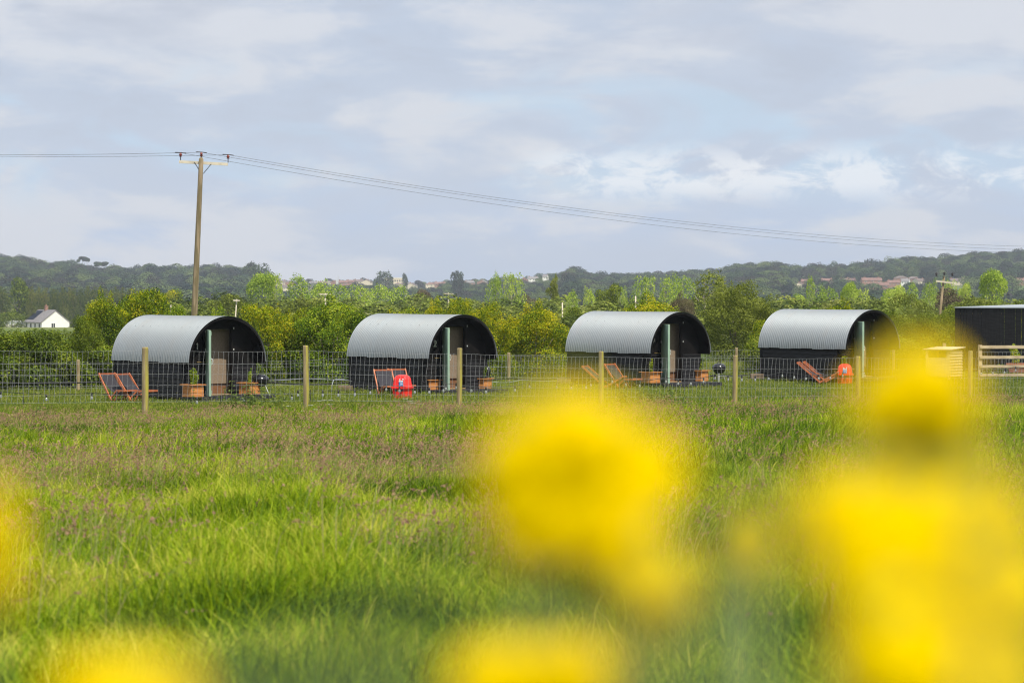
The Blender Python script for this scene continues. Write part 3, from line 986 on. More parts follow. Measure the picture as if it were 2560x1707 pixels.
MID = [  # px, top, width, Y, kind, colour, name, label, var
    (1850, 704, 190, 118, 'bush', 'olive', 'willow_bush', "big olive willow bush between the third and fourth huts", 2),
    (1762, 676, 120, 200, 'poplar', 'olive', 'poplar_tree', "tall dark spiky tree behind the big olive willow", 1),
    (652, 680, 105, 330, 'round', 'poplar', 'poplar_tree', "bright green rounded tree above the orange tipped bush, first right of the pole", 0),
    (688, 678, 50, 340, 'poplar', 'poplar', 'poplar_tree', "narrow light green spire joined to the rounded bright tree", 0),
    (752, 686, 90, 330, 'poplar', 'poplar', 'poplar_tree', "light green poplar with pointed tips beside the rounded bright tree", 1),
    (800, 700, 70, 340, 'poplar', 'poplar', 'poplar_tree', "smaller light green poplar behind the T shaped pole", 2),
    (850, 706, 80, 345, 'poplar', 'poplar', 'poplar_tree', "light green poplar right below the phone mast", 0),
    (902, 714, 80, 345, 'poplar', 'poplar', 'poplar_tree', "light green poplar in the middle of the low poplar row", 1),
    (952, 710, 80, 350, 'poplar', 'poplar', 'poplar_tree', "light green poplar with twin peaks above the roof of hut number 2", 2),
    (1000, 712, 78, 350, 'poplar', 'poplar', 'poplar_tree', "last light green poplar of the low row, next to the bare brown tree", 1),
    (770, 738, 110, 220, 'bush', 'olive', 'willow_bush', "pale olive willow scrub at the foot of the T shaped pole", 0),
    (570, 732, 120, 230, 'bush', 'olive', 'willow_bush', "sandy olive willow scrub behind the small crossarm pole near hut number 1", 1),
    (1060, 722, 70, 420, 'round', 'brown', 'bare_tree', "bare grey-brown tree right of the low poplar row", 0),
    (1240, 680, 42, 300, 'poplar', 'poplar', 'poplar_tree', "slimmer of the twin slender poplars with pale trunks", 2),
    (1278, 676, 62, 300, 'poplar', 'poplar', 'poplar_tree', "taller of the twin slender poplars with pale trunks", 0),
    (1386, 694, 44, 300, 'spire', 'olive', 'poplar_tree', "lone dark egg shaped tree on a pale bare trunk", 0),
    (1330, 735, 60, 380, 'round', 'brown', 'bare_tree', "reddish brown tree between the twin poplars and the lone dark tree", 1),
    (1432, 724, 50, 270, 'poplar', 'poplar', 'poplar_tree', "small lime green poplar right of the plain pole", 1),
    (1474, 718, 40, 280, 'poplar', 'poplar', 'poplar_tree', "small lime poplar touching the dark round tree", 2),
    (1440, 765, 80, 180, 'bush', 'dark', 'elder_bush', "dark green bush behind the back end of the third hut", 1),
    (1520, 708, 78, 250, 'round', 'dark', 'alder_tree', "dark round tree above the third hut's roof", 1),
    (1552, 710, 30, 300, 'poplar', 'poplar', 'poplar_tree', "thin lime green spire beside the dark round tree", 0),
    (1616, 684, 66, 310, 'poplar', 'poplar', 'poplar_tree', "bright lime poplar left of a row of three above the third hut", 0),
    (1662, 688, 60, 320, 'poplar', 'poplar', 'poplar_tree', "bright lime poplar in the middle of three above the third hut", 1),
    (1706, 684, 66, 330, 'poplar', 'poplar', 'poplar_tree', "bright lime poplar nearest the dark spiky tree", 2),
    (1800, 684, 70, 230, 'poplar', 'olive', 'poplar_tree', "dark tree standing immediately behind the willow's top", 0),
    (1700, 740, 90, 150, 'bush', 'brown', 'willow_bush', "brown stemmed scrub between the third hut's arch and the willow", 0),
    (1975, 735, 70, 260, 'round', 'poplar', 'willow_tree', "pale green low tree above the back of the fourth hut", 1),
    (2030, 690, 40, 260, 'poplar', 'poplar', 'poplar_tree', "slender bright poplar on a thin trunk above the fourth hut", 1),
    (2068, 712, 56, 280, 'poplar', 'poplar', 'poplar_tree', "bright green tree just right of the slender poplar", 2),
    (2122, 704, 64, 290, 'round', 'poplar', 'poplar_tree', "bright green rounded tree below the brick terrace", 0),
    (2152, 716, 54, 270, 'poplar', 'poplar', 'poplar_tree', "light green pointed tree over the fourth hut's arch", 0),
    (2235, 712, 80, 280, 'round', 'poplar', 'willow_tree', "bright green low tree below the hip roofed houses", 2),
    (2285, 706, 50, 290, 'poplar', 'poplar', 'poplar_tree', "bright green tree between the hip roofed houses and the leaning pole", 1),
    (2325, 698, 42, 300, 'poplar', 'poplar', 'poplar_tree', "thin bright green poplar left of the leaning far pole", 2),
    (2368, 694, 42, 300, 'poplar', 'poplar', 'poplar_tree', "bright green poplar right behind the leaning far pole", 0),
    (2410, 706, 50, 290, 'round', 'poplar', 'willow_tree', "small light green tree left of the big bright tree", 1),
    (2480, 672, 92, 260, 'round', 'poplar', 'poplar_tree', "big bright green tree above the black shed", 0),
    (2375, 716, 90, 220, 'bush', 'brown', 'bare_bush', "brown leafless scrub behind the leaning far pole", 1),
    (2270, 735, 110, 170, 'bush', 'olive', 'willow_bush', "olive scrub left of the leaning far pole's foot", 2),
    (2440, 735, 120, 190, 'bush', 'olive', 'willow_bush', "olive scrub over the black shed's corner", 0),
    (48, 694, 84, 730, 'round', 'dark', 'oak_tree', "broad round tree standing over the white cottage", 1),
    (2, 716, 60, 660, 'column', 'conifer', 'cypress_tree', "dark conifer at the frame's edge left of the cottage", 0),
    (1145, 673, 38, 1700, 'round', 'skyline', 'cypress_tree', "dark spreading conifer on the town skyline", 0),
    (652, 659, 64, 1700, 'bush', 'skyline', 'oak_tree', "large dome shaped dark tree on the skyline right of the pole", 2),
    (618, 654, 50, 1800, 'round', 'skyline', 'pine_tree', "ragged dark pine on the skyline left of the dome shaped tree", 1),
    (1012, 683, 22, 2000, 'round', 'skyline', 'oak_tree', "small round dark tree on the skyline above the town", 1),
    (960, 676, 50, 2000, 'bush', 'skyline', 'oak_tree', "wide flat dark tree beside the flat roofed block", 0),
    (2166, 645, 13, 2200, 'round', 'skyline', 'pine_tree', "left tree of the little dark pair on the right hand ridge", 0),
    (2177, 646, 10, 2200, 'round', 'skyline', 'pine_tree', "right tree of the little dark pair on the right hand ridge", 1),
    (207, 640, 26, 2100, 'umbrella', 'skyline', 'umbrella_pine', "taller flat topped pine of the skyline pair", 0),
    (220, 641, 18, 2080, 'umbrella', 'skyline', 'umbrella_pine', "right hand flat topped pine of the skyline pair", 1),
    (196, 645, 14, 2120, 'umbrella', 'skyline', 'umbrella_pine', "smaller ragged pine left of the skyline pair", 1),
    (254, 653, 38, 2000, 'umbrella', 'skyline', 'umbrella_pine', "wide spreading dark pine right of the skyline pair", 0),
]
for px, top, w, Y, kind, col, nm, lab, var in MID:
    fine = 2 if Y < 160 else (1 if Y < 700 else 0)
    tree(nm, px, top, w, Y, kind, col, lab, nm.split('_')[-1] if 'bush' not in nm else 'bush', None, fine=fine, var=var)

# conifer belt behind the cottage
CG = "conifers of the belt behind the white cottage"
for i in range(24):
    px = 80 + i * 15 + (i * 37 % 7); Y = 700 + (i * 53 % 40)
    tree("conifer_tree", px, 716 + (i * 29 % 9) + max(0, i - 15) * 1.2, 34, Y, 'column', 'conifer', "dark green conifer in the dense belt behind the white cottage",
         "conifer", CG, fine=1, var=i % 2)
for i, (px, top, w) in enumerate(((30, 775, 70), (85, 790, 60), (186, 792, 34), (215, 785, 60), (430, 722, 90), (395, 728, 60))):
    lab = ["rounded green bush left of the white cottage", "brownish bush at the cottage's brick end", "green bush at the cottage's white gable", "green bush right of the cottage gable",
           "yellow-green tree directly left of the big utility pole", "yellow-green tree over the tall hedge bush"][i]
    tree("garden_bush" if i < 4 else "ash_tree", px, top, w, (640 if i in (0, 3) else 735) if i < 4 else 420, 'bush' if i < 4 else 'round', ['dark', 'brown', 'dark', 'dark', 'yellow', 'yellow'][i], lab,
         "bush" if i < 4 else "tree", None, fine=1, var=i % 3)

# ------------------------------------------------------------------ cottage and town
mt_white = mat("white_render", (0.80, 0.79, 0.76), .9, 0, (0.72, 0.71, 0.68), 3)
mt_slate = mat("grey_slate", (0.17, 0.16, 0.165), .7, 0, (0.24, 0.225, 0.22), 2.5)
mt_brick = mat("red_brick", (0.25, 0.135, 0.10), .9, 0, (0.33, 0.19, 0.14), 4)
mt_tile = mat("red_tile", (0.17, 0.095, 0.078), .9, 0, (0.23, 0.135, 0.11), .6)
mt_tile2 = mat("brown_tile", (0.13, 0.10, 0.092), .9, 0, (0.17, 0.135, 0.12), .6)
mt_cream = mat("cream_render", (0.62, 0.55, 0.42), .9)
mt_glass = mat("dark_glass", (0.03, 0.035, 0.045), .15, 0, spec=.6)
mt_solar = mat("solar_glass", (0.012, 0.02, 0.04), .5, 0, spec=.2)
mt_alu = mat("pale_metal", (0.7, 0.7, 0.7), .4, .6)


def gable_house(name, p, rz, L, W, H, RH, wall, roof, chim, label, cat="house", group=None, hip=False, nwin=3):
    o = empty(name, p, rz, label, cat, group)
    b = MB()
    if hip:
        b.box(-L / 2, L / 2, -W / 2, W / 2, -1, H)
    else:
        b.prism([(-W / 2, -1), (W / 2, -1), (W / 2, H), (0, H + RH - .12), (-W / 2, H)], 'x', -L / 2, L / 2)
    b.build("wall", wall, o)
    r = MB(); e = .35
    ov = .3
    if hip:
        vs = [(-L / 2 - ov, -W / 2 - ov, H), (L / 2 + ov, -W / 2 - ov, H), (L / 2 + ov, W / 2 + ov, H), (-L / 2 - ov, W / 2 + ov, H), (-L / 2 + W / 2, 0, H + RH), (L / 2 - W / 2, 0, H + RH)]
        r.add(vs, [(0, 1, 5, 4), (1, 2, 5), (2, 3, 4, 5), (3, 0, 4), (3, 2, 1, 0)])
    else:
        sl = RH / (W / 2)
        r.prism([(-W / 2 - ov, H - ov * sl), (0, H + RH), (W / 2 + ov, H - ov * sl), (W / 2 + ov, H - ov * sl + .18), (0, H + RH + .2), (-W / 2 - ov, H - ov * sl + .18)], 'x', -L / 2 - ov * .5, L / 2 + ov * .5)
    ro = r.build("roof", roof, o)
    for cx in chim:
        c = MB().box(cx - .5, cx + .5, -.35, .35, H + RH - .5, H + RH + 1.0)
        c.box(cx - .58, cx + .58, -.43, .43, H + RH + 1.0, H + RH + 1.12)
        for k in (-.25, .25):
            c.tube([(cx + k, 0, H + RH + 1.1), (cx + k, 0, H + RH + 1.45)], .1, 8)
        c.build("chimney", mt_brick, ro)
    for k in range(nwin):
        x = -L / 2 + L * (k + .5) / nwin
        for s in (-1, 1):
            f = MB().box(x - .6, x + .6, s * (W / 2 + .02) - .03, s * (W / 2 + .02) + .03, H * .55, H * .55 + 1.2).build("window", mt_white if wall is not mt_white else mt_alu, o)
            MB().box(x - .5, x + .5, s * (W / 2 + .06) - .01, s * (W / 2 + .06) + .01, H * .55 + .1, H * .55 + 1.1).build("pane", mt_glass, f)
    return o


# cottage
cY = 690.0
cp = at(139, 823, cY)
cphi = R(26)
cz = at(139, 839, cY).z
co = gable_house("white_cottage", (cp.x - 6 * math.cos(R(116)) * -1 * -1, cY + 6, cz), R(180 - 62), 13.0, 7.0, 3.3, 2.75, mt_white, mt_slate, [0.5], "white rendered cottage with a slate roof, brick chimney and solar panels", "cottage", nwin=4)
# position so that the near gable is centred on pixel 139
ax = Vector((math.cos(co.rotation_euler.z), math.sin(co.rotation_euler.z), 0))
near = at(139, 823, cY); near.z = cz
co.location = near + ax * 6.5
# gable window and solar panels
gx = -6.5
gw = MB().box(gx - .05, gx + .01, .05, 1.15, 1.9, 3.1).build("window", mt_white, co)
MB().box(gx - .07, gx - .05, .16, .55, 2.0, 3.0).build("pane", mt_glass, gw)
MB().box(gx - .07, gx - .05, .64, 1.04, 2.0, 3.0).build("pane", mt_glass, gw)
sl = math.atan2(2.75, 3.5)
for s_ in (1,):
    pb = MB()
    for i in range(4):
        for j in range(2):
            x0 = 1.2 + i * 1.25; v0 = .5 + j * 1.75
            pts = []
            for (xx, vv) in ((x0, v0), (x0 + 1.15, v0), (x0 + 1.15, v0 + 1.6), (x0, v0 + 1.6)):
                pts.append((xx, s_ * (3.5 - vv * math.cos(sl)), 3.3 + vv * math.sin(sl) + .28))
            q = [(a, b_, c_ + .05) for a, b_, c_ in pts]
            pb.add(pts + q, [(0, 1, 2, 3), (4, 5, 6, 7), (0, 1, 5, 4), (1, 2, 6, 5), (2, 3, 7, 6), (3, 0, 4, 7)])
    pb.build("solar_panel", mt_solar, co, tint=None)
ghp = at(34, 822, 660)
gh = empty("greenhouse", (ghp.x, ghp.y, ghp.z), R(20), "small glass greenhouse with white bars left of the cottage", "greenhouse")
MB().box(-2.3, 2.3, -1.2, 1.2, 0, 1.1).build("base", mt_white, gh)
b = MB()
for k in range(7):
    x = -2.3 + 4.6 * k / 6
    b.beam((x, -1.2, 1.1), (x, 0, 1.9), .09, .09); b.beam((x, 1.2, 1.1), (x, 0, 1.9), .09, .09)
b.beam((-2.3, 0, 1.9), (2.3, 0, 1.9), .1, .1)
b.build("glazing_bars", mt_white, gh)
MB().prism([(-1.15, 1.1), (1.15, 1.1), (0, 1.84)], 'x', -2.25, 2.25).build("glazing", mat("greenhouse_glass", (.45, .5, .52), .1, 0, spec=.8), gh)

VARI = {'r': (mt_brick, mt_tile, False), 's': (mt_cream, mt_tile2, False), 'g': (mt_brick, mt_slate, False), 'w': (mt_white, mt_slate, False),
        'y': (mt_cream, mt_tile, True), 'p': (mt_brick, mt_tile2, True), 'f': (mt_cream, mt_brick, False)}
SIDE = {
    'r': "red brick house with a red tiled roof", 's': "cream house with a brown tiled roof", 'g': "brick house with a grey slate roof",
    'w': "small white rendered house", 'y': "cream bungalow with a hipped roof", 'p': "brick house with a broad hipped brown roof"}
protoh = {}
for i, (px, py, wpx, v) in enumerate(TOWN):
    p = hill_at(px, py)
    area = ("on the wooded hill left of the pole" if px < 480 else "among the trees right of the big pole" if px < 630 else "in the town on the middle skyline" if px < 1250
            else "on the slope beyond the twin poplars" if px < 1500 else "in the terrace below the right ridge")
    wid = wpx / FPX * p.y
    if v == 'f':
        o = empty("flat_roofed_block", p, R(8), "long cream block with a flat roof on the town skyline", "building")
        H = 7.0
        MB().box(-wid / 2, wid / 2, -4, 4, -1, H).build("wall", mt_cream, o)
        MB().box(-wid / 2 - .3, wid / 2 + .3, -4.3, 4.3, H, H + .5).build("roof", mt_white, o)
        for k in range(8):
            x = -wid / 2 + wid * (k + .5) / 8
            for zz in (1.2, 4.2):
                MB().box(x - .55, x + .55, -4.05, -4.0, zz, zz + 1.3).build("window", mt_glass, o)
        continue
    if v not in protoh:
        wl, rf, hp = VARI[v]
        protoh[v] = gable_house("town_house", p, 0, 10.0, 7.0, 5.0, 2.6, wl, rf, [] if hp else [-3.5, 3.5], "", "house", hip=hp)
        o = protoh[v]
    else:
        o = copy_tree(protoh[v])
    o.location = p
    yaw = [R(10), R(-14), R(28), R(75), R(-6), R(100)][i % 6] if wpx < 28 else R([4, -5][i % 2])
    o.rotation_euler.z = yaw
    k = wid / 10.0
    o.scale = (k, 1.0, .56)
    o["label"] = SIDE[v] + " " + area
    o["group"] = SIDE[v].replace("house", "houses").replace("bungalow", "bungalows") + " " + area

# phone mast
mp_ = hill_at(843, 716)
mo = empty("phone_mast", mp_, 0, "pale phone mast standing above the low poplar row", "mast")
MB().box(-1.0, 1.0, -1.0, 1.0, 0, 5).build("cabinet_tower", mt_alu, mo)
b = MB()
for dx, hh in ((-1.1, 7.5), (1.2, 8.5), (.6, 7.5)):
    b.tube([(dx, 0, 4), (dx, 0, hh)], .15, 6)
b.build("antenna", mt_alu, mo)

# far white rail fence by the plain pole
rf = at(1360, 826, 240)
fo = empty("rail_fence", rf, 0, "pale post and rail fence far off beyond the second gap", "fence")
for k in range(11):
    MB().box(k * .95 - .05, k * .95 + .05, -.05, .05, -1.2, .15).build("post", mt_palewood, fo)
for zz in (0.02, -.35):
    MB().box(-.2, 9.8, -.09, -.055, zz - .06, zz + .06).build("rail", mt_palewood, fo)

# ------------------------------------------------------------------ utility poles and wires
mt_pole = mat("weathered_pole", (0.15, 0.12, 0.06), .9, 0, (0.29, 0.22, 0.14), 2.2, (3, 3, .35), bump=.4)
mt_arm = mat("grey_crossarm", (0.48, 0.43, 0.34), .8, 0, (0.60, 0.54, 0.43), 3, (1, 1, 1))
mt_iron = mat("dark_iron", (0.035, 0.03, 0.03), .6, .5)
mt_ins = mat("red_porcelain", (0.20, 0.035, 0.02), .3, 0)
mt_cable = mat("line_wire", (0.10, 0.10, 0.11), .6, .3)
PY = 137.0
base = at(481, 925, PY); base.z = gz(base.x, PY) - .3
top = at(503, 398, PY)
po = empty("utility_pole", base, 0, "tall weathered wooden pole carrying a crossarm and three wires", "utility pole")
rel = top - base
pl = MB()
N_ = 14
pl.tube([rel * (k / N_) for k in range(N_ + 1)] + [rel + Vector((.004, 0, .12))], [.165 - .055 * k / N_ for k in range(N_ + 1)] + [.02], 16)
pl.build("pole", mt_pole, po, smooth_=True)
armL = at(446, 404, PY - .16) - base; armR = at(568, 410.5, PY - .16) - base
armL.y = armR.y = .17
MB().beam(armL, armR, .12, .135).build("crossarm", mt_arm, po)
for x_, y_, x2, y2 in ((484, 405, 496, 424), (526, 410, 507, 434)):
    a_ = at(x_, y_, PY - .24) - base; a_.y = .10
    b_ = at(x2, y2, PY - .14) - base; b_.y = .08
    MB().beam(a_, b_, .05, .03).build("brace", mt_iron, po)
INS = []
for (x_, yb, yt) in ((449.5, 400, 381), (502.5, 397, 383), (568.5, 406, 385)):
    pb_ = at(x_, yb, PY - .16) - base; pt_ = at(x_, yt, PY - .16) - base
    pb_.y = pt_.y = .17 if x_ != 502.5 else 0
    hh = pt_.z - pb_.z
    i_ = MB().tube([pb_, (pb_.x, pb_.y, pb_.z + hh * .6)], .022, 6).build("insulator_pin", mt_iron, po)
    MB().lathe([(.03, 0), (.085, .01), (.045, .06), (.05, .075), (.095, .085), (.05, .13), (.055, .17), (.03, .18)], 14, (pb_.x, pb_.y, pb_.z + hh * .45)).build("insulator", mt_ins, i_, smooth_=True)
    t_ = Vector((pb_.x, pb_.y, pb_.z + hh * .45 + .19))
    MB().tube([t_ + Vector((-.26, 0, .02)), t_ + Vector((0, 0, .01)), t_ + Vector((.26, 0, -.02))], .022, 6).build("line_clamp", mt_iron, i_)
    INS.append(base + t_)


def wire(name, a, b, sag, r, label, group, cat="wire", n=60, m=mt_cable):
    pts = []
    for k in range(n + 1):
        u = k / n
        p = a.lerp(b, u); p.z -= 4 * sag * u * (1 - u)
        pts.append(p)
    o = MB().tube(pts, r, 5, cap=True).build(name, m)
    tag(o, label, cat, group)
    return o


LW = ["left span wire from the pole's left insulator", "left span wire from the insulator on the pole top", "left span wire from the pole's right insulator"]
RW = ["right span wire from the pole's left insulator, lowest in the sky", "right span wire from the pole top insulator", "right span wire from the pole's right insulator, highest in the sky"]
for k, (ply, pry) in enumerate(((364, 640), (366, 637), (369, 628))):
    l = at(-700, ply - 6, 190 + k * .8)
    wire("overhead_wire", INS[k], l, .35, .008, LW[k], "overhead wires on the tall pole")
    r_ = at(3000, [628, 624, 613][k], 230)
    wire("overhead_wire", INS[k], r_, [1.75, 1.6, 1.6][k], .008, RW[k], "overhead wires on the tall pole")


def small_pole(px, top, bot, Y, arm, label, lean=0, ins=False, r=.065):
    bs = at(px - lean, bot, Y); tp = at(px, top, Y)
    bs2 = bs + (bs - tp).normalized() * 3.0
    o = empty("utility_pole", bs2, 0, label, "utility pole")
    t_ = tp - bs2
    MB().tube([(0, 0, 0), t_ * .5, t_], [r * 1.2, r * 1.05, r * .85], 10).build("pole", mt_pole if ins else mt_arm, o, smooth_=True)
    if arm:
        w = arm / FPX * Y / 2
        MB().beam(t_ + Vector((-w, -.15, -.3 if ins else -.08)), t_ + Vector((w, -.15, -.42 if ins else -.1)), .08, .10).build("crossarm", mt_arm, o)
        if ins:
            for dx in (-w * .95, 0, w * .95):
                MB().lathe([(.035, 0), (.08, .03), (.04, .08), (.085, .11), (.035, .19)], 8, (t_.x + dx, -.15, t_.z + (.0 if dx else .05))).build("insulator", mt_iron, o)
    return o, tp


sp = [small_pole(813.5, 733, 765, 240, 29, "small pale pole with a T shaped crossarm rising over the elder bush"),
      small_pole(1121, 732, 765, 260, 26, "small pale pole with a crossarm above the arch of hut number 2"),
      small_pole(1406, 756, 815, 210, 0, "plain slim pale pole beyond the gap before the third hut", r=.055),
      small_pole(1589, 740, 770, 230, 0, "plain pale pole over the third hut's roof", r=.065),
      small_pole(592, 748, 787, 200, 16, "small crossarm pole behind the arch of hut number 1", lean=3, r=.045),
      small_pole(427, 762, 775, 190, 0, "stub of a pale pole left of the tall utility pole", r=.06),
      small_pole(2360, 690, 776, 170, 42, "leaning pale pole with a crossarm and three dark insulators", lean=9, ins=True, r=.075)]
T_ = [s[1] for s in sp]
for a_, b_, sg, lab in ((5, 4, .5, "thin low wire between the stub pole and the small crossarm pole"), (0, 1, 1.2, "thin low wire between the two small T poles"),
                        (1, 2, 1.0, "thin low wire over the yellow hedge to the plain slim pole"), (3, 6, 3.0, "thin low wire running to the leaning far pole")):
    a2 = T_[a_].copy(); b2 = T_[b_].copy(); a2.z -= .5; b2.z -= 1.2 if b_ != 6 else 2.4
    wire("low_wire", a2, b2, sg, .012, lab, None, m=mt_arm, n=30)
# ------------------------------------------------------------------ the black arched huts
def galv():
    m = bpy.data.materials.new("galvanised_sheet"); m.use_nodes = True
    t = m.node_tree; b = t.nodes["Principled BSDF"]
    b.inputs["Metallic"].default_value = .45; b.inputs["Roughness"].default_value = .5
    tcn = nd(t, "ShaderNodeTexCoord")
    a = noise(t, tcn.outputs["Object"], 14, 4, .7)
    mp = nd(t, "ShaderNodeMapping"); mp.inputs["Scale"].default_value = (1.2, .5, .5); t.links.new(tcn.outputs["Object"], mp.inputs[0])
    c = noise(t, mp.outputs[0], 1.6, 4, .6)
    k = mixc(t, smooth(t, a, .2, .8), (0.245, 0.275, 0.295), (0.30, 0.33, 0.35))
    k = mixc(t, M_(t, 'MULTIPLY', smooth(t, c, .5, .7), .45), k, (0.29, 0.285, 0.27))
    sx = nd(t, "ShaderNodeSeparateXYZ"); t.links.new(tcn.outputs["Object"], sx.inputs[0])
    sh_ = M_(t, 'FLOOR', M_(t, 'MULTIPLY', sx.outputs[0], 1.55))
    oi = nd(t, "ShaderNodeObjectInfo")
    hs_ = M_(t, 'FRACT', M_(t, 'MULTIPLY', M_(t, 'SINE', M_(t, 'ADD', M_(t, 'MULTIPLY', sh_, 12.99), M_(t, 'MULTIPLY', oi.outputs["Random"], 7.0))), 437.5))
    k = mixc(t, M_(t, 'MULTIPLY', hs_, .35), k, (0.25, 0.265, 0.27))
    m3 = nd(t, "ShaderNodeMapping"); m3.inputs["Scale"].default_value = (9, .6, .6); t.links.new(tcn.outputs["Object"], m3.inputs[0])
    k = mixc(t, M_(t, 'MULTIPLY', smooth(t, noise(t, m3.outputs[0], 1.5, 3, .6), .55, .75), .35), k, (0.24, 0.235, 0.22))
    t.links.new(k, b.inputs["Base Color"])
    return m


mt_galv = galv()
mt_black = mat("black_stained_timber", (0.006, 0.006, 0.007), .6, 0, (0.015, 0.014, 0.016), 5, (.6, 1, 5), bump=.25, spec=.3)
mt_blackply = mat("black_painted_ply", (0.004, 0.0036, 0.004), .6, 0, (0.009, 0.008, 0.008), 2.5, spec=.12)
mt_deck = mat("black_deck_boards", (0.016, 0.016, 0.02), .6, 0, (0.03, 0.03, 0.034), 4, (1, 6, 1))
mt_door = mat("sage_green_door_paint", (0.25, 0.37, 0.28), .55, 0, (0.28, 0.41, 0.31), 4)
mt_panel = mat("brown_board", (0.205, 0.155, 0.108), .8, 0, (0.25, 0.19, 0.135), 30, (1, 1, 1))
mt_inwood = mat("red_brown_timber", (0.16, 0.075, 0.035), .7, 0, (0.22, 0.11, 0.05), 6, (1, 1, 6))
mt_steel = mat("bright_steel", (0.72, 0.72, 0.70), .3, .6)
mt_brass = mat("brass", (0.60, 0.42, 0.16), .35, .8)
mt_sleeper = mat("brown_sleeper", (0.14, 0.10, 0.065), .9, 0, (0.24, 0.18, 0.12), 5, (.4, 1, 4))
mt_num = mat("cream_number_paint", (0.88, 0.86, 0.78), .7)

PHI = R(50.7)
CX_, SX_ = math.cos(PHI), math.sin(PHI)
LH, RH_, ZE = 3.83, 1.17, 0.97
ZF = .10


def arc(r, n=40, a0=0.0, a1=math.pi):
    return [(-r * math.cos(a0 + (a1 - a0) * k / n), ZE + r * math.sin(a0 + (a1 - a0) * k / n)) for k in range(n + 1)]


def corrugated():
    nr = 48; per = 8; nx = nr * per; na = 46
    V = []; F = []
    rng = np.random.default_rng(3)
    for i in range(nx + 1):
        x = -LH / 2 + LH * i / nx
        amp = .0125 * math.cos(2 * math.pi * i / per)
        jag = .012 * math.sin((i // (per * 6)) * 2.1)
        for k in range(na + 1):
            th = math.pi * k / na
            r = 1.196 + amp + .004 * math.sin(th * 3 + x * 1.3)
            z = ZE + r * math.sin(th)
            if k in (0, na): z = ZE - .0 + jag
            V.append((x, -r * math.cos(th), z))
    for i in range(nx):
        for k in range(na):
            a = i * (na + 1) + k
            F.append((a, a + 1, a + na + 2, a + na + 1))
    return V, F


def number_mesh(ch, h=.16, w=.10, s=.026):
    """stencil-like number built of bars in the local y-z plane"""
    b = MB()
    cnt = [0]
    def bar(p, q, ww=s):
        cnt[0] += 1; x = .0012 * cnt[0]
        b.beam((x, p[0], p[1]), (x, q[0], q[1]), ww, .006, up=(1, 0, 0))
    if ch == '1':
        bar((.0, 0), (.0, h)); bar((-.03, h - .035), (.008, h - .005), s * .8)
    elif ch == '2':
        pts = [(-w / 2, h * .72), (-w * .4, h * .92), (0, h - s / 2), (w * .38, h * .9), (w / 2 - s / 2, h * .72), (w * .30, h * .5), (-w / 2 + s / 2, s / 2)]
        for p, q in zip(pts, pts[1:]): bar(p, q)
        bar((-w / 2, s / 2), (w / 2, s / 2))
    elif ch == '3':
        pts = [(-w / 2, h * .85), (-w * .1, h - s / 2), (w * .36, h * .85), (w * .3, h * .62), (0, h * .52), (w * .4, h * .38), (w * .36, h * .14), (-w * .1, s / 2), (-w / 2, h * .16)]
        for p, q in zip(pts, pts[1:]): bar(p, q)
    return b


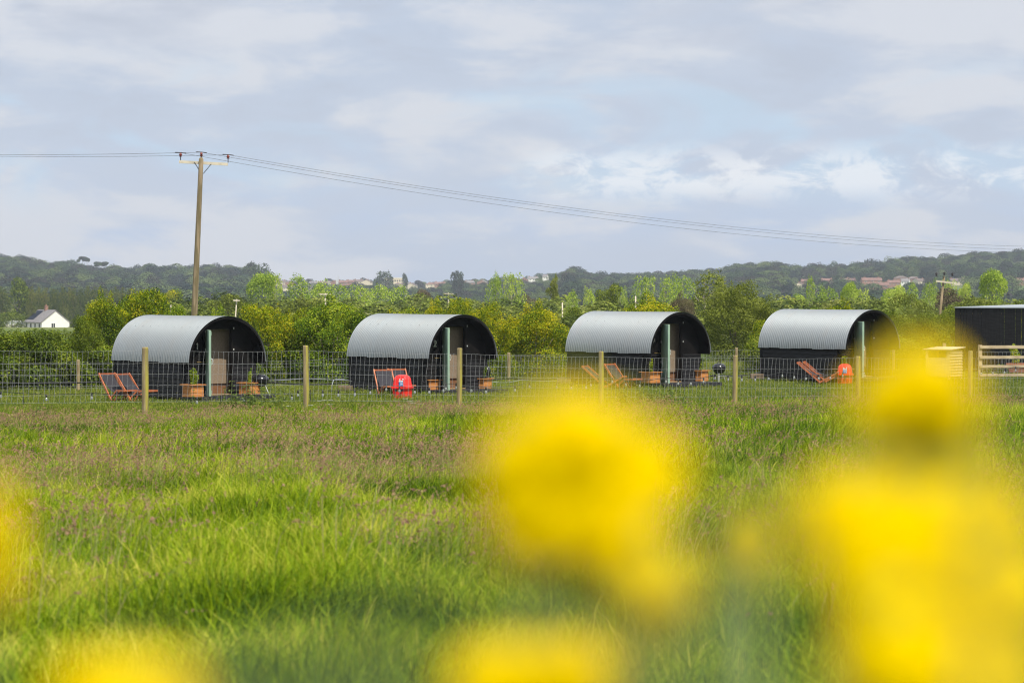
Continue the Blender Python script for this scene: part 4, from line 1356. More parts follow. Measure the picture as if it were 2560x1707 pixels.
def make_hut():
    o = empty("arched_hut", (0, 0, 0), -PHI)
    xw0, xw1 = -LH / 2 + .04, LH / 2 - .42
    # corrugated roof sheet
    V, F = corrugated()
    me = bpy.data.meshes.new("roof"); me.from_pydata(V, [], F)
    me.polygons.foreach_set("use_smooth", [True] * len(me.polygons)); me.materials.append(mt_galv)
    ro = bpy.data.objects.new("roof", me); C.objects.link(ro); ro.parent = o
    b = MB()
    for th in (R(8), R(50), R(90), R(130), R(172)):
        for k in range(10):
            x = -LH / 2 + .0766 * (2 + k * 5)
            p = Vector((x, -1.213 * math.cos(th), ZE + 1.213 * math.sin(th)))
            nrm = Vector((0, -math.cos(th), math.sin(th)))
            b.tube([p - nrm * .01, p + nrm * .008], .006, 6)
    b.build("roof_bolts", mt_galv, ro)
    # lining under the sheet, seen under the front overhang
    ou = arc(1.172); inn = arc(1.135)
    ou = [(-1.172, ZE - .045)] + ou + [(1.172, ZE - .045)]
    inn = [(-1.135, ZE - .045)] + inn + [(1.135, ZE - .045)]
    n = len(ou); vs = []; fs = []
    for x in (-LH / 2 + .02, LH / 2 - .006):
        vs += [(x, u, v) for u, v in ou] + [(x, u, v) for u, v in inn]
    for k in range(n - 1):
        fs += [(k, k + 1, 2 * n + k + 1, 2 * n + k), (n + k, 3 * n + k, 3 * n + k + 1, n + k + 1),
               (k, n + k, n + k + 1, k + 1), (2 * n + k, 2 * n + k + 1, 3 * n + k + 1, 3 * n + k)]
    fs += [(0, 2 * n, 3 * n, n), (n - 1, 2 * n - 1, 4 * n - 1, 3 * n - 1)]
    MB().add(vs, fs).build("roof_lining", mt_blackply, o)
    # side walls of lapped boards
    for sy in (-1, 1):
        b = MB()
        nb = 7; z0 = ZF - .04; hb = (ZE - .05 - z0) / nb
        for k in range(nb):
            za = z0 + k * hb; zb = za + hb
            prof = [(sy * 1.10, za), (sy * 1.148, za), (sy * 1.148, za + .012), (sy * 1.128, zb), (sy * 1.10, zb)]
            b.prism(prof, 'x', xw0, xw1)
        b.box(xw0 - .015, xw0 + .05, sy * 1.13 - .035, sy * 1.13 + .035, z0 - .02, ZE - .05)
        b.box(xw1 - .05, xw1 + .012, sy * 1.13 - .035, sy * 1.13 + .035, z0 - .02, ZE - .05)
        b.build("side_wall", mt_black, o)
    # skirt boards, bearers and floor
    MB().box(xw0 + .1, xw1 - .02, -1.06, 1.06, ZF - .05, ZF).build("floor", mt_inwood, o)
    b = MB()
    for y in (-.95, 0, .95):
        b.box(xw0 + .05, xw1, y - .05, y + .05, 0.0, ZF - .05)
    b.build("bearer", mt_black, o)
    # back wall
    MB().prism([(-1.13, ZF - .04)] + arc(1.13) + [(1.13, ZF - .04)], 'x', xw0 - .0, xw0 + .04).build("back_wall", mt_black, o)
    # front wall with the doorway
    D0, D1, DT = -.43, .36, 1.84
    outl = [(-1.13, ZF - .03), (D0, ZF - .03), (D0, DT), (D1, DT), (D1, ZF - .03), (1.13, ZF - .03)]
    outl += list(reversed(arc(1.132)))
    fw = MB().prism(outl, 'x', xw1 - .04, xw1).build("front_wall", mt_blackply, o)
    for ya, yb in ((-1.13, D0 - .05), (D1 + .05, 1.13)):
        b = MB(); nb = 7; z0 = ZF - .03; hb = (ZE - .09 - z0) / nb
        for k in range(nb):
            za = z0 + k * hb; zb = za + hb
            vs = []
            for y in (ya, yb):
                vs += [(xw1 + .002, y, za), (xw1 + .034, y, za), (xw1 + .034, y, za + .012), (xw1 + .014, y, zb), (xw1 + .002, y, zb)]
            b.add(vs, [(0, 1, 2, 3, 4), (9, 8, 7, 6, 5)] + [(q, (q + 1) % 5, (q + 1) % 5 + 5, q + 5) for q in range(5)])
        b.box(xw1 + .002, xw1 + .042, ya, yb, ZE - .085, ZE - .04)
        b.build("front_boards", mt_black, o)

    b = MB()
    b.box(xw1 - .06, xw1 + .046, D0 - .048, D0 + .004, ZF - .02, DT + .045)
    b.box(xw1 - .06, xw1 + .046, D1 - .004, D1 + .048, ZF - .02, DT + .045)
    b.box(xw1 - .06, xw1 + .045, D0 + .004, D1 - .004, DT - .004, DT + .044)
    b.build("door_frame", mt_blackply, o)
    # inside: board partition, dark bed base, timber sill
    MB().box(xw1 - .31, xw1 - .28, -.52, .57, .40, DT + .08).build("inner_board", mt_panel, o)
    MB().box(xw1 - .345, xw1 - .32, -1.0, 1.0, ZF, .40).build("bed_base", mt_inwood, o)
    MB().box(xw1 - .09, xw1 + .05, D0 + .006, D1 - .006, ZF - .005, ZF + .035).build("door_sill", mat("worn_sill", (.34, .22, .11), .7), o)
    # door leaf swung outward
    oa = R(116)
    d = Vector((math.sin(oa), math.cos(oa), 0))          # from hinge to free edge
    nrm = Vector((d.y, -d.x, 0))
    H = Vector((xw1 + .06, D0 - .005, 0))
    Mx = Matrix(((d.x, nrm.x, 0, H.x), (d.y, nrm.y, 0, H.y), (0, 0, 1, 0), (0, 0, 0, 1)))
    dr = MB().box(0, .72, -.03, .03, ZF + .01, DT - .02, Mx).build("door", mt_door, o, bevel=.004)
    b = MB()
    for x0, x1, z0, z1 in ((.05, .67, ZF + .06, ZF + .16), (.05, .67, .92, 1.02), (.05, .67, DT - .15, DT - .06)):
        b.box(x0, x1, -.046, -.0305, z0, z1, Mx)
    b.build("door_ledge", mt_door, dr)
    hd = MB()
    for s_ in (-1,):
        pts = [Mx @ Vector((.62, s_ * .03, .93)), Mx @ Vector((.62, s_ * .075, .95)), Mx @ Vector((.62, s_ * .085, 1.01)), Mx @ Vector((.62, s_ * .075, 1.07)), Mx @ Vector((.62, s_ * .03, 1.09))]
        hd.tube(pts, .010, 6)
    hd.build("handle", mt_steel, dr)
    for zz in (ZF + .10, .72, 1.30, DT - .06):
        b = MB().box(-.03, .07 if zz != DT - .06 else .10, -.040, .040, zz - .035, zz + .035, Mx)
        b.build("hinge", mt_steel, dr)
    MB().tube([(xw1 + .06, D0 - .30, .985), (xw1 + .07, D0 - .02, .975)], .011, 6).build("door_hook", mt_brass, o)
    b = MB()
    b.box(xw1, xw1 + .02, D1 + .07, D1 + .10, DT - .01, DT + .04); b.box(xw1, xw1 + .02, D1 + .06, D1 + .10, 1.28, 1.32)
    b.build("latch", mt_steel, o)
    # deck
    b = MB()
    for k in range(7):
        x0 = xw1 + .06 + k * .125
        b.box(x0, x0 + .118, -1.13, 1.13, .085, .112)
    b.box(xw1 + .06, xw1 + .93, -1.15, -1.131, .0, .11); b.box(xw1 + .06, xw1 + .93, 1.131, 1.15, .0, .11)
    b.box(xw1 + .931, xw1 + .95, -1.15, 1.15, .0, .11)
    b.build("deck", mt_deck, o)
    return o, xw1


hut0, XW1 = make_hut()
side = Vector((-SX_, -CX_, 0)); axis = Vector((CX_, -SX_, 0))
HUTS = []
HC = [(474, 908, 73.5, "black arched hut with number 1 by its open green door, leftmost", '1'),
      (1074, 897.5, 77.9, "black arched hut with number 2 by its open green door", '2'),
      (1627.7, 884.5, 82.6, "black arched hut with a kettle grill on the grass at its right, third along", '3'),
      (2116, 874, 86.9, "black arched hut partly hidden by blurred yellow flowers, rightmost", None)]
for i, (px, py, Y, lab, num) in enumerate(HC):
    o = hut0 if i == 0 else copy_tree(hut0)
    c = at(px, py, Y)
    z = c.z - ZE
    p = c - axis * (LH / 2) - side * 1.19
    o.location = (p.x, p.y, z)
    tag(o, lab, "hut", "black arched huts with corrugated roofs")
    if num:
        nb = number_mesh(num, .17, .11, .028)
        u = {'1': -.68, '2': -.68, '3': -.76}[num]
        zz = {'1': 1.31, '2': 1.29, '3': 1.27}[num]
        nb.v = [(v[0] + XW1 + .004, v[1] + u, v[2] + zz) for v in nb.v]
        nb.build("hut_number", mt_num, o)
    HUTS.append(o)
    # timber block under the back corner
    if i:
        q = p - axis * (LH / 2 - .05) + side * 1.10
        bl = MB().box(-.36, .36, -.14, .14, -.02, .14).build("timber_block", mt_sleeper, None, bevel=.01)
        bl.location = (q.x, q.y, z); bl.rotation_euler.z = .05
        tag(bl, "brown timber block under the back corner of " + ["", "hut number 2", "the third hut", "the fourth hut"][i], "timber block", "timber blocks under the huts")


def hut_world(i, lx, ly, z=.112):
    o = HUTS[i]
    p = Vector(o.location)
    r = -PHI
    return Vector((p.x + lx * math.cos(r) - ly * math.sin(r), p.y + lx * math.sin(r) + ly * math.cos(r), p.z + z))


# ------------------------------------------------------------------ planters and their shrubs
mt_plank = mat("orange_stained_planks", (0.46, 0.17, 0.045), .7, 0, (0.60, 0.27, 0.08), 6, (1, 1, 5), bump=.2, lo=.35, hi=.7)
mt_soil = mat("dark_soil", (0.05, 0.035, 0.025), 1.0)


def make_planter():
    o = empty("wooden_planter", (0, 0, 0))
    w = .185; h = .31
    for nx, ny in ((1, 0), (-1, 0), (0, 1), (0, -1)):
        b = MB()
        for k in range(3):
            z0 = .01 + k * .1
            if nx:
                b.box(nx * w - .012, nx * w + .012, -w + .013, w - .013, z0, z0 + .095)
            else:
                b.box(-w - .012, w + .012, ny * w - .012, ny * w + .012, z0, z0 + .095)
        b.build("side_planks", mt_plank, o, bevel=.003)
    b = MB()
    r = .245; e = .055
    b.box(-r, r, -r, -r + e, h, h + .02); b.box(-r, r, r - e, r, h, h + .02)
    b.box(-r, -r + e, -r + e + .001, r - e - .001, h, h + .02); b.box(r - e, r, -r + e + .001, r - e - .001, h, h + .02)
    b.build("rim", mt_plank, o)
    MB().box(-w + .014, w - .014, -w + .014, w - .014, .02, h - .03).build("soil", mt_soil, o)
    return o


mt_box = leafmat("box_shrub_leaf", [(0.07, 0.13, 0.008), (0.18, 0.27, 0.012), (0.34, 0.40, 0.02), (0.50, 0.48, 0.05)], .35, rnd=.4)


def make_shrub(kind, seed):
    rng = np.random.default_rng(seed)
    L = []; limbs = []
    ns = 5 if kind == 'upright' else 7
    for k in range(ns):
        a = rng.uniform(0, 6.28); r = rng.uniform(.01, .10 if kind != 'upright' else .06)
        tx, ty, tz = math.cos(a) * r * 1.3, math.sin(a) * r * 1.3, rng.uniform(.22, .44 if kind != 'round' else .26)
        limbs.append(([(0, 0, -.05), (tx * .5, ty * .5, tz * .5), (tx, ty, tz)], .006, .002))
        for j in range(5):
            u = .25 + .75 * j / 4
            s = .045 * (1.2 - u * .65) if kind == 'upright' else .058 * (1.2 - u * .4)
            L.append((tx * u, ty * u, tz * u, s, s, s * 1.2))
    o = empty("potted_shrub", (0, 0, 0))
    cm = crown_mesh("foliage", L, 2600, .020, mt_box, seed, inner=.35, aspect=.5, clump=0)
    c = bpy.data.objects.new("foliage", cm); C.objects.link(c); c.parent = o
    t = bpy.data.objects.new("stem", trunk_mesh("stem", mt_wood, limbs)); C.objects.link(t); t.parent = o
    return o


planter0 = make_planter()
first = True
PLN = [  # hut idx, px, base py, z above hut ground, shrub kind, labels
    (0, 482.6, 992.5, .112, 'loose', "orange wooden planter left of the door of hut number 1", "bushy little shrub in the planter left of the door of hut number 1"),
    (0, 624, 987, .112, 'upright', "orange wooden planter right of the door of hut number 1", "upright shrub in the planter beside the grill of hut number 1"),
    (1, 1077, 978, .06, 'loose', "orange wooden planter left of the door of hut number 2", "yellow-green shrub in the planter left of the door of hut number 2"),
    (1, 1205, 974.5, .06, 'loose', "orange wooden planter right of the door of hut number 2", "yellow-green shrub in the planter right of the door of hut number 2"),
    (2, 1626.5, 957.5, .112, 'upright', "orange wooden planter left of the door of the third hut", "tall upright shrub in the planter left of the third hut's door"),
    (2, 1748, 953, .112, 'loose', "orange wooden planter right of the door of the third hut", "dark shrub in the planter right of the third hut's door"),
    (3, 2108, 948, .05, 'round', "wooden planter hidden behind the red bin at the fourth hut", "round bright green shrub peeping over the red bin at the fourth hut"),
]
for i, (hi, px, py, z, kind, l1, l2) in enumerate(PLN):
    gzv = HUTS[hi].location.z + z
    p = onz(px, py, gzv)
    if i == 0: o = planter0
    else: o = copy_tree(planter0)
    o.location = p; o.rotation_euler.z = -PHI + [.05, .22, -.05, .3, .03, .25, 0][i]
    tag(o, l1, "planter", "orange wooden planters by the hut doors")
    s = make_shrub(kind, 900 + i)
    s.location = (p.x, p.y, p.z + .28)
    if kind == 'round': s.scale = (1.3, 1.3, 1.5)
    tag(s, l2, "shrub", "shrubs in the planters")

# ------------------------------------------------------------------ deck chairs
mt_chair = mat("varnished_chair_wood", (0.36, 0.10, 0.04), .5, 0, (0.46, 0.15, 0.06), 8, (1, 1, 1))
mt_sling = mat("charcoal_canvas", (0.028, 0.027, 0.034), .9)


def make_chair(W=.50, back=((-.43, .70), (.10, .03)), seat=((.02, .05), (.30, .27), (.62, .27)), low=False):
    o = empty("deck_chair", (0, 0, 0))
    for s in (-1, 1):
        MB().beam((back[0][0], s * W / 2, back[0][1]), (back[1][0], s * W / 2, back[1][1]), .030, .048).build("back_rail", mt_chair, o)
        b = MB()
        for p, q in zip(seat, seat[1:]):
            b.beam((p[0], s * (W / 2 - .04), p[1]), (q[0], s * (W / 2 - .04), q[1]), .028, .045)
        b.build("seat_rail", mt_chair, o)
        if not low:
            MB().beam((seat[1][0] + .05, s * (W / 2 - .07), seat[1][1] - .03), (seat[1][0] - .12, s * (W / 2 - .07), .0), .026, .04).build("leg", mt_chair, o)
    MB().beam((back[0][0] + .01, -W / 2 + .016, back[0][1] - .02), (back[0][0] + .01, W / 2 - .016, back[0][1] - .02), .03, .045).build("crossbar", mt_chair, o)
    MB().beam((seat[-1][0] - .02, -W / 2 + .055, seat[-1][1]), (seat[-1][0] - .02, W / 2 - .055, seat[-1][1]), .03, .04).build("crossbar", mt_chair, o)
    MB().beam((back[1][0] - .02, -W / 2 + .02, back[1][1]), (back[1][0] - .02, W / 2 - .02, back[1][1]), .028, .035).build("crossbar", mt_chair, o)
    # sling
    n = 14; wv = W / 2 - .05
    A = Vector((back[0][0] + .02, 0, back[0][1] - .03)); B = Vector((seat[-1][0] - .04, 0, seat[-1][1] + .01)); K = Vector((back[1][0] - .02, 0, .02))
    vs = []
    for k in range(n + 1):
        u = k / n
        p = A * (1 - u) ** 2 + K * 2 * u * (1 - u) + B * u * u
        d = .006
        for yy in (-wv, wv):
            vs.append((p.x, yy, p.z)); vs.append((p.x + .004, yy, p.z - d))
    fs = []
    for k in range(n):
        a = k * 4
        fs += [(a, a + 2, a + 6, a + 4), (a + 1, a + 5, a + 7, a + 3), (a, a + 4, a + 5, a + 1), (a + 2, a + 3, a + 7, a + 6)]
    fs += [(0, 1, 3, 2), (n * 4, n * 4 + 2, n * 4 + 3, n * 4 + 1)]
    MB().add(vs, fs).build("sling", mt_sling, o, smooth_=False)
    return o


ch_a = make_chair()
ch_low = make_chair(back=((-.62, .66), (.10, .05)), seat=((.0, .03), (.26, .16), (.60, .36)), low=True)
CH = [  # proto, px, py of vertex on ground, yaw of facing (deg below +x), label
    (ch_a, 291, 1001, -46, "orange framed deck chair nearest the frame's left, by hut number 1"),
    (ch_a, 336, 1002, -36, "orange framed deck chair just left of the first tall fence post"),
    (ch_a, 967, 989, -72, "orange framed deck chair left of the red bin at hut number 2"),
    (ch_a, 1003, 987, -70, "orange framed deck chair half behind the red bin at hut number 2"),
    (ch_low, 1512, 972, -20, "low reclined deck chair left of the fence post at the third hut"),
    (ch_a, 1552, 970, -40, "upright deck chair right of the fence post at the third hut"),
    (ch_low, 2046, 960, -14, "folded down deck chair at the fourth hut, nearer the fence"),
    (ch_low, 2060, 958, -12, "folded down deck chair at the fourth hut, behind its neighbour"),
]
used = set()
for pr, px, py, yaw, lab in CH:
    if id(pr) in used: o = copy_tree(pr)
    else: o = pr; used.add(id(pr))
    Y0 = 3.0 * FPX / (py - 711); zz = gz((px - 1280) / FPX * Y0, Y0)
    p = onz(px, py, -.01)
    o.location = p; o.rotation_euler.z = R(yaw)
    tag(o, lab, "deck chair", "orange deck chairs beside the huts")

# ------------------------------------------------------------------ red bins
def red():
    m = mat("red_plastic", (0.80, 0.022, 0.018), .38, 0, (0.82, 0.035, 0.022), 3, spec=.5)
    return m


mt_red = red()
mt_blue = mat("blue_print", (0.02, 0.22, 0.62), .5)
mt_wht = mat("white_print", (0.80, 0.80, 0.80), .6)
mt_blk = mat("black_rubber", (0.015, 0.015, 0.015), .6)


def rrect(w, d, r, n=5):
    pts = []
    for cx, cy, a0 in ((w - r, d - r, 0), (-w + r, d - r, 90), (-w + r, -d + r, 180), (w - r, -d + r, 270)):
        for k in range(n + 1):
            a = R(a0 + 90 * k / n)
            pts.append((cx + r * math.cos(a), cy + r * math.sin(a)))
    return pts


def loft(secs):
    """secs: [(z, w, d, r)]"""
    b = MB(); vs = []; fs = []
    m = None
    for z, w, d, r in secs:
        pp = rrect(w, d, r); m = len(pp)
        vs += [(x, y, z) for x, y in pp]
    for i in range(len(secs) - 1):
        for k in range(m):
            k2 = (k + 1) % m
            fs.append((i * m + k, i * m + k2, (i + 1) * m + k2, (i + 1) * m + k))
    fs.append(tuple(reversed(range(m)))); fs.append(tuple((len(secs) - 1) * m + k for k in range(m)))
    return b.add(vs, fs)


def make_bin():
    o = empty("red_bin", (0, 0, 0))
    bd = loft([(0, .205, .175, .04), (.02, .212, .182, .04), (.235, .228, .196, .04)]).build("body", mt_red, o, smooth_=False)
    loft([(.0, .216, .186, .04), (.018, .219, .189, .04)]).build("foot_band", mt_red, bd)
    secs = [(.232, .262, .226, .045), (.272, .262, .226, .045), (.274, .226, .198, .05), (.30, .222, .195, .05), (.42, .205, .182, .06)]
    for k in range(1, 7):
        a = k / 6 * math.pi / 2
        secs.append((.42 + .135 * math.sin(a), .205 - .13 * (1 - math.cos(a)) - .0, .182 - .12 * (1 - math.cos(a)), .06))
    ld = loft(secs).build("lid", mt_red, o, smooth_=False)
    for x in (-.09, .09):
        MB().box(x - .025, x + .025, -.245, -.222, .17, .225).build("catch", mt_blk, o)
    # sticker on the front of the lid (front = -y)
    yb = -.2045
    st = MB().box(-.005, .125, yb - .006, yb, .30, .40).build("sticker", mt_blue, ld)
    b = MB().box(-.008, .128, yb - .008, yb - .0065, .392, .425)
    b.box(.118, .128, yb - .008, yb - .0065, .30, .39)
    b.box(.045, .105, yb - .008, yb - .0065, .338, .350)
    b.box(.03, .095, yb - .008, yb - .0065, .366, .374); b.box(.03, .08, yb - .008, yb - .0065, .315, .321)
    b.build("sticker_print", mt_wht, st)
    b = MB()
    for x0, x1, z0, z1 in ((-.004, .012, .43, .462), (.014, .026, .445, .46), (.03, .04, .436, .450), (.088, .128, .44, .468)):
        b.box(x0, x1, yb + .005, yb + .018, z0, z1)
    b.build("logo_print", mt_wht, ld)
    return o


bin0 = make_bin()
for i, (px, py, yaw, lab, sc) in enumerate(((1006, 995.5, 24, "red plastic lidded bin with a blue sticker in front of hut number 2", 1.12),
                                           (2112, 958.5, 22, "red plastic lidded bin with a torn blue sticker at the fourth hut", 1.07))):
    o = bin0 if i == 0 else copy_tree(bin0)
    Y0 = 3.0 * FPX / (py - 711)
    p = onz(px, py, 0.0)
    o.location = p; o.rotation_euler.z = R(-yaw); o.scale = (sc * .84, sc * .84, sc)
    tag(o, lab, "bin", "red lidded bins")

# ------------------------------------------------------------------ kettle barbecues
mt_enamel = mat("black_enamel", (0.012, 0.012, 0.014), .16, 0, spec=.6)


def make_bbq():
    o = empty("kettle_barbecue", (0, 0, 0))
    zc = .40
    bw = MB().lathe([(.03, zc - .17), (.10, zc - .155), (.165, zc - .10), (.198, zc - .02), (.200, zc)], 28)
    bw.build("bowl", mt_enamel, o, smooth_=True)
    ld = MB().lathe([(.210, zc + .003), (.208, zc + .02), (.18, zc + .075), (.12, zc + .115), (.05, zc + .132), (.01, zc + .135)], 28).build("lid", mt_enamel, o, smooth_=True)
    MB().tube([(-.06, 0, zc + .12), (-.05, 0, zc + .165), (.05, 0, zc + .165), (.06, 0, zc + .12)], .010, 8).build("handle", mt_blk, ld)
    MB().lathe([(.028, 0), (.028, .008), (.01, .012)], 12, (.09, -.08, zc + .118)).build("vent", mt_steel, ld)
    for k in range(3):
        a = R(90 + 120 * k + 15)
        MB().tube([(math.cos(a) * .11, math.sin(a) * .11, zc - .13), (math.cos(a) * .23, math.sin(a) * .23, 0)], .011, 8).build("leg", mt_steel, o)
    b = MB()
    for k in range(3):
        a = R(90 + 120 * k + 15); a2 = R(90 + 120 * (k + 1) + 15)
        b.tube([(math.cos(a) * .17, math.sin(a) * .17, .12), (math.cos(a2) * .17, math.sin(a2) * .17, .12)], .006, 6)
    b.build("leg_brace", mt_iron, o)
    return o


bbq0 = make_bbq()
for i, (px, py, z, lab) in enumerate(((652.5, 989, .10, "black kettle barbecue at the right edge of hut number 1's deck"),
                                      (1797.5, 956, .0, "black kettle barbecue standing on the grass beside the third hut"),
                                      (1217, 972, .05, "black kettle barbecue mostly behind the right planter of hut number 2"))):
    o = bbq0 if i == 0 else copy_tree(bbq0)
    Y0 = (3.0 - z) * FPX / (py - 711)
    zz = gz((px - 1280) / FPX * Y0, Y0) + z
    p = onz(px, py, zz)
    if i == 2: p = onz(1217, 970, zz)
    o.location = p; o.rotation_euler.z = i * .7
    if i == 2: o.scale = (.55, .55, 1.15)
    if i < 2: o.scale = (1.04, 1.04, 1.04 if i == 0 else 1.12)
    tag(o, lab, "barbecue", "kettle barbecues")

# ------------------------------------------------------------------ wire fences
mt_post = mat("weathered_fence_post", (0.21, 0.16, 0.085), .95, 0, (0.37, 0.30, 0.17), 3.5, (4, 4, .5), bump=.4, lo=.35, hi=.65)
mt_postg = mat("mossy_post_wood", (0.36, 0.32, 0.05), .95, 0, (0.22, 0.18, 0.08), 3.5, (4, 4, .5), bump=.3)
mt_wire = mat("galvanised_wire", (0.26, 0.27, 0.28), .5, .2)


def fence_post(par, p, top_z, r, lean, seed, moss=True):
    rng = random.Random(seed)
    h = top_z - p.z
    # a round post split so that the sunny flank is mossy
    b = MB(); n = 14
    lv = [-.25, 0, .3, .6, .9, 1.0, 1.012]
    vs = []
    for q in lv:
        rr = r * (1 - .06 * max(0, q)) * (1 if q < 1.005 else .80)
        for k in range(n):
            a = 2 * math.pi * k / n
            w = 1 + rng.uniform(-.02, .02)
            vs.append((lean * q * h + rr * w * math.cos(a), rr * w * math.sin(a), h * q))
    fs = []
    for i in range(len(lv) - 1):
        for k in range(n):
            fs.append((i * n + k, i * n + (k + 1) % n, (i + 1) * n + (k + 1) % n, (i + 1) * n + k))
    fs.append(tuple((len(lv) - 1) * n + k for k in range(n)))
    b.add(vs, fs)
    o = b.build("post", mt_post, par, smooth_=False)
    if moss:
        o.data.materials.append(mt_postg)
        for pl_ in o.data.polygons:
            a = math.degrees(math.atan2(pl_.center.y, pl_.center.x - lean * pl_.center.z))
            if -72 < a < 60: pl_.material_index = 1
    o.location = p - par.location
    return o


def netting(par, pts_base, pts_top, rows, spacing, r, seed, skew=0.0, rv=None):
    """wires: rows = fractions of height (0 bottom, 1 top); verticals each `spacing` metres"""
    rng = random.Random(seed); b = MB(); L0 = par.location
    ring = []
    for (a, at_), (c, ct) in zip(zip(pts_base, pts_top), zip(pts_base[1:], pts_top[1:])):
        ln = (c - a).length; nv = max(1, round(ln / spacing))
        sk = skew * rng.uniform(.5, 1.4)
        cols = []
        for k in range(nv + 1):
            u = k / nv
            col = []
            for q in rows:
                bb = a.lerp(c, u); tt = at_.lerp(ct, u)
                sag = -.025 * 4 * u * (1 - u) * q
                s2 = sk * (q - .5) * min(1, 6 * u * (1 - u))
                v = bb.lerp(tt, q) + (c - a).normalized() * (s2 + rng.gauss(0, .006)) + Vector((0, 0, sag + rng.gauss(0, .002)))
                col.append(v - L0)
            cols.append(col)
        for k in range(nv):
            for j in range(len(rows)):
                p, q = cols[k][j], cols[k + 1][j]
                m = (p + q) / 2 + Vector((0, 0, .006 if j < len(rows) - 1 else .0))
                b.tube([p, m, q], r, 3, cap=False)
        for k in range(nv):
            b.tube(cols[k], rv or r, 3, cap=False)
    return b.build("wire_netting", mt_wire, par)


# front fence: posts 3.5 m apart
fp = empty("wire_fence", (0, 55, 0), 0, "wire netting fence on round mossy posts in front of the huts", "fence")
FX = [(-918, 870), (-514, 866), (-132, 872), (223, 880), (557, 890), (866, 892)]
def fline(i): return 55 * (1 + .0341 * i)
posts = []
WIDTH = [17.4, 15, 14.2, 13.5, 13.2, 12.8]
for i in range(-3, 10):
    Y = fline(i)
    if 0 <= i < 6: xo, ty = FX[i]
    else:
        xo = (-918 / FPX + .0543 * i) / (1 + .0341 * i) * FPX
        if i < 0:
            ty = 868
        else:
            ty = 879
    if i == 6: xo, ty = 2425 - 1280, 879
    X = xo / FPX * Y
    z = gz(X, Y)
    tz = at(1280 + xo, ty, Y).z
    p = Vector((X, Y, z))
    w = (WIDTH[i] if 0 <= i < 6 else 13.0) / FPX * Y / 2
    if -2 <= i <= 7:
        fence_post(fp, p, tz, w, [.004, -.01, .006, .0, .012, -.004, .01, .0][i % 8], 50 + i)
    # netting top: y=876,877,879(?)... a little under the post tops
    nt = {0: 876, 1: 877, 2: 884, 3: 892, 4: 894, 5: 894, 6: 896}.get(i, 876 if i < 0 else 896)
    posts.append((p, at(1280 + xo, nt, Y)))
side_off = Vector((.05, .09, 0))
pb = [Vector((p.x, p.y, max(p.z + .02, t.z - 1.0))) + side_off for p, t in posts]
pt = [t + side_off for p, t in posts]
netting(fp, pb, pt, [0, .14, .32, .54, .75, 1.0], .106, .0025, 4, skew=.10, rv=.0024)

bf = empty("wire_fence", (0, 88, 0), 0, "wire netting fence on thin pale posts behind the huts", "fence")
B = []
for (px, ty, Y) in ((-220, 903, 76), (195, 900, 80), (520, 899, 82), (905, 890, 85), (1272, 882, 88), (1560, 877, 91), (1841, 870, 94), (2040, 871, 96.5), (2234, 873, 98)):
    X = (px - 1280) / FPX * Y; z = gz(X, Y)
    t_ = at(px, ty, Y)
    p = Vector((X, Y, min(z, t_.z - 1.0)))
    fence_post(bf, p, t_.z, .052, 0, 80 + int(Y), moss=False)
    B.append((p, t_ - Vector((0, 0, .06))))
netting(bf, [Vector((p.x, p.y, t_.z - .92)) for p, t_ in B], [t_ for p, t_ in B], [0, .2, .4, .6, .8, 1.0], .13, .0028, 7, rv=.0024)

mt_grey = mat("grey_hose_rubber", (.30, .33, .36), .6)
# black water pipe and grey cable behind the huts
def along(pts, r, name, m, label, cat):
    out = []
    for k in range(len(pts) - 1):
        a, b_ = pts[k], pts[k + 1]
        for j in range(8):
            u = j / 8; p = a.lerp(b_, u); p.z -= .05 * math.sin(u * math.pi); out.append(p)
    out.append(pts[-1])
    o = MB().tube(out, r, 6).build(name, m, None, smooth_=True)
    return tag(o, label, cat)


along([at(px, py, Y) for px, py, Y in ((-60, 953, 78), (240, 955, 80), (690, 956.5, 81), (860, 957, 83), (1280, 946, 86), (1420, 944, 88), (1780, 940, 89), (1905, 931, 93), (2300, 930, 96))], .022, "water_pipe", mt_blk,
      "black water pipe running low along the fence behind the huts", "pipe")
along([at(px, py, Y) for px, py, Y in ((560, 949, 81.5), (760, 946, 82), (1228, 954, 85), (1300, 950, 86), (1500, 947, 89), (1790, 939, 89.3), (1900, 936, 92.6), (1990, 933, 93.2))], .009, "grey_hose", mt_grey,
      "thin grey hose beside the black pipe behind the huts", "hose")
hp = [at(829, 984, 79), at(830, 962, 79), at(834, 950, 79.2), at(842, 947, 79.4), at(858, 948, 79.6), at(880, 953, 79.9)]
tag(MB().tube(hp, .010, 6).build("grey_hose", mt_grey, None, smooth_=True), "short looped grey hose rising from the grass at the back of hut number 2", "hose")

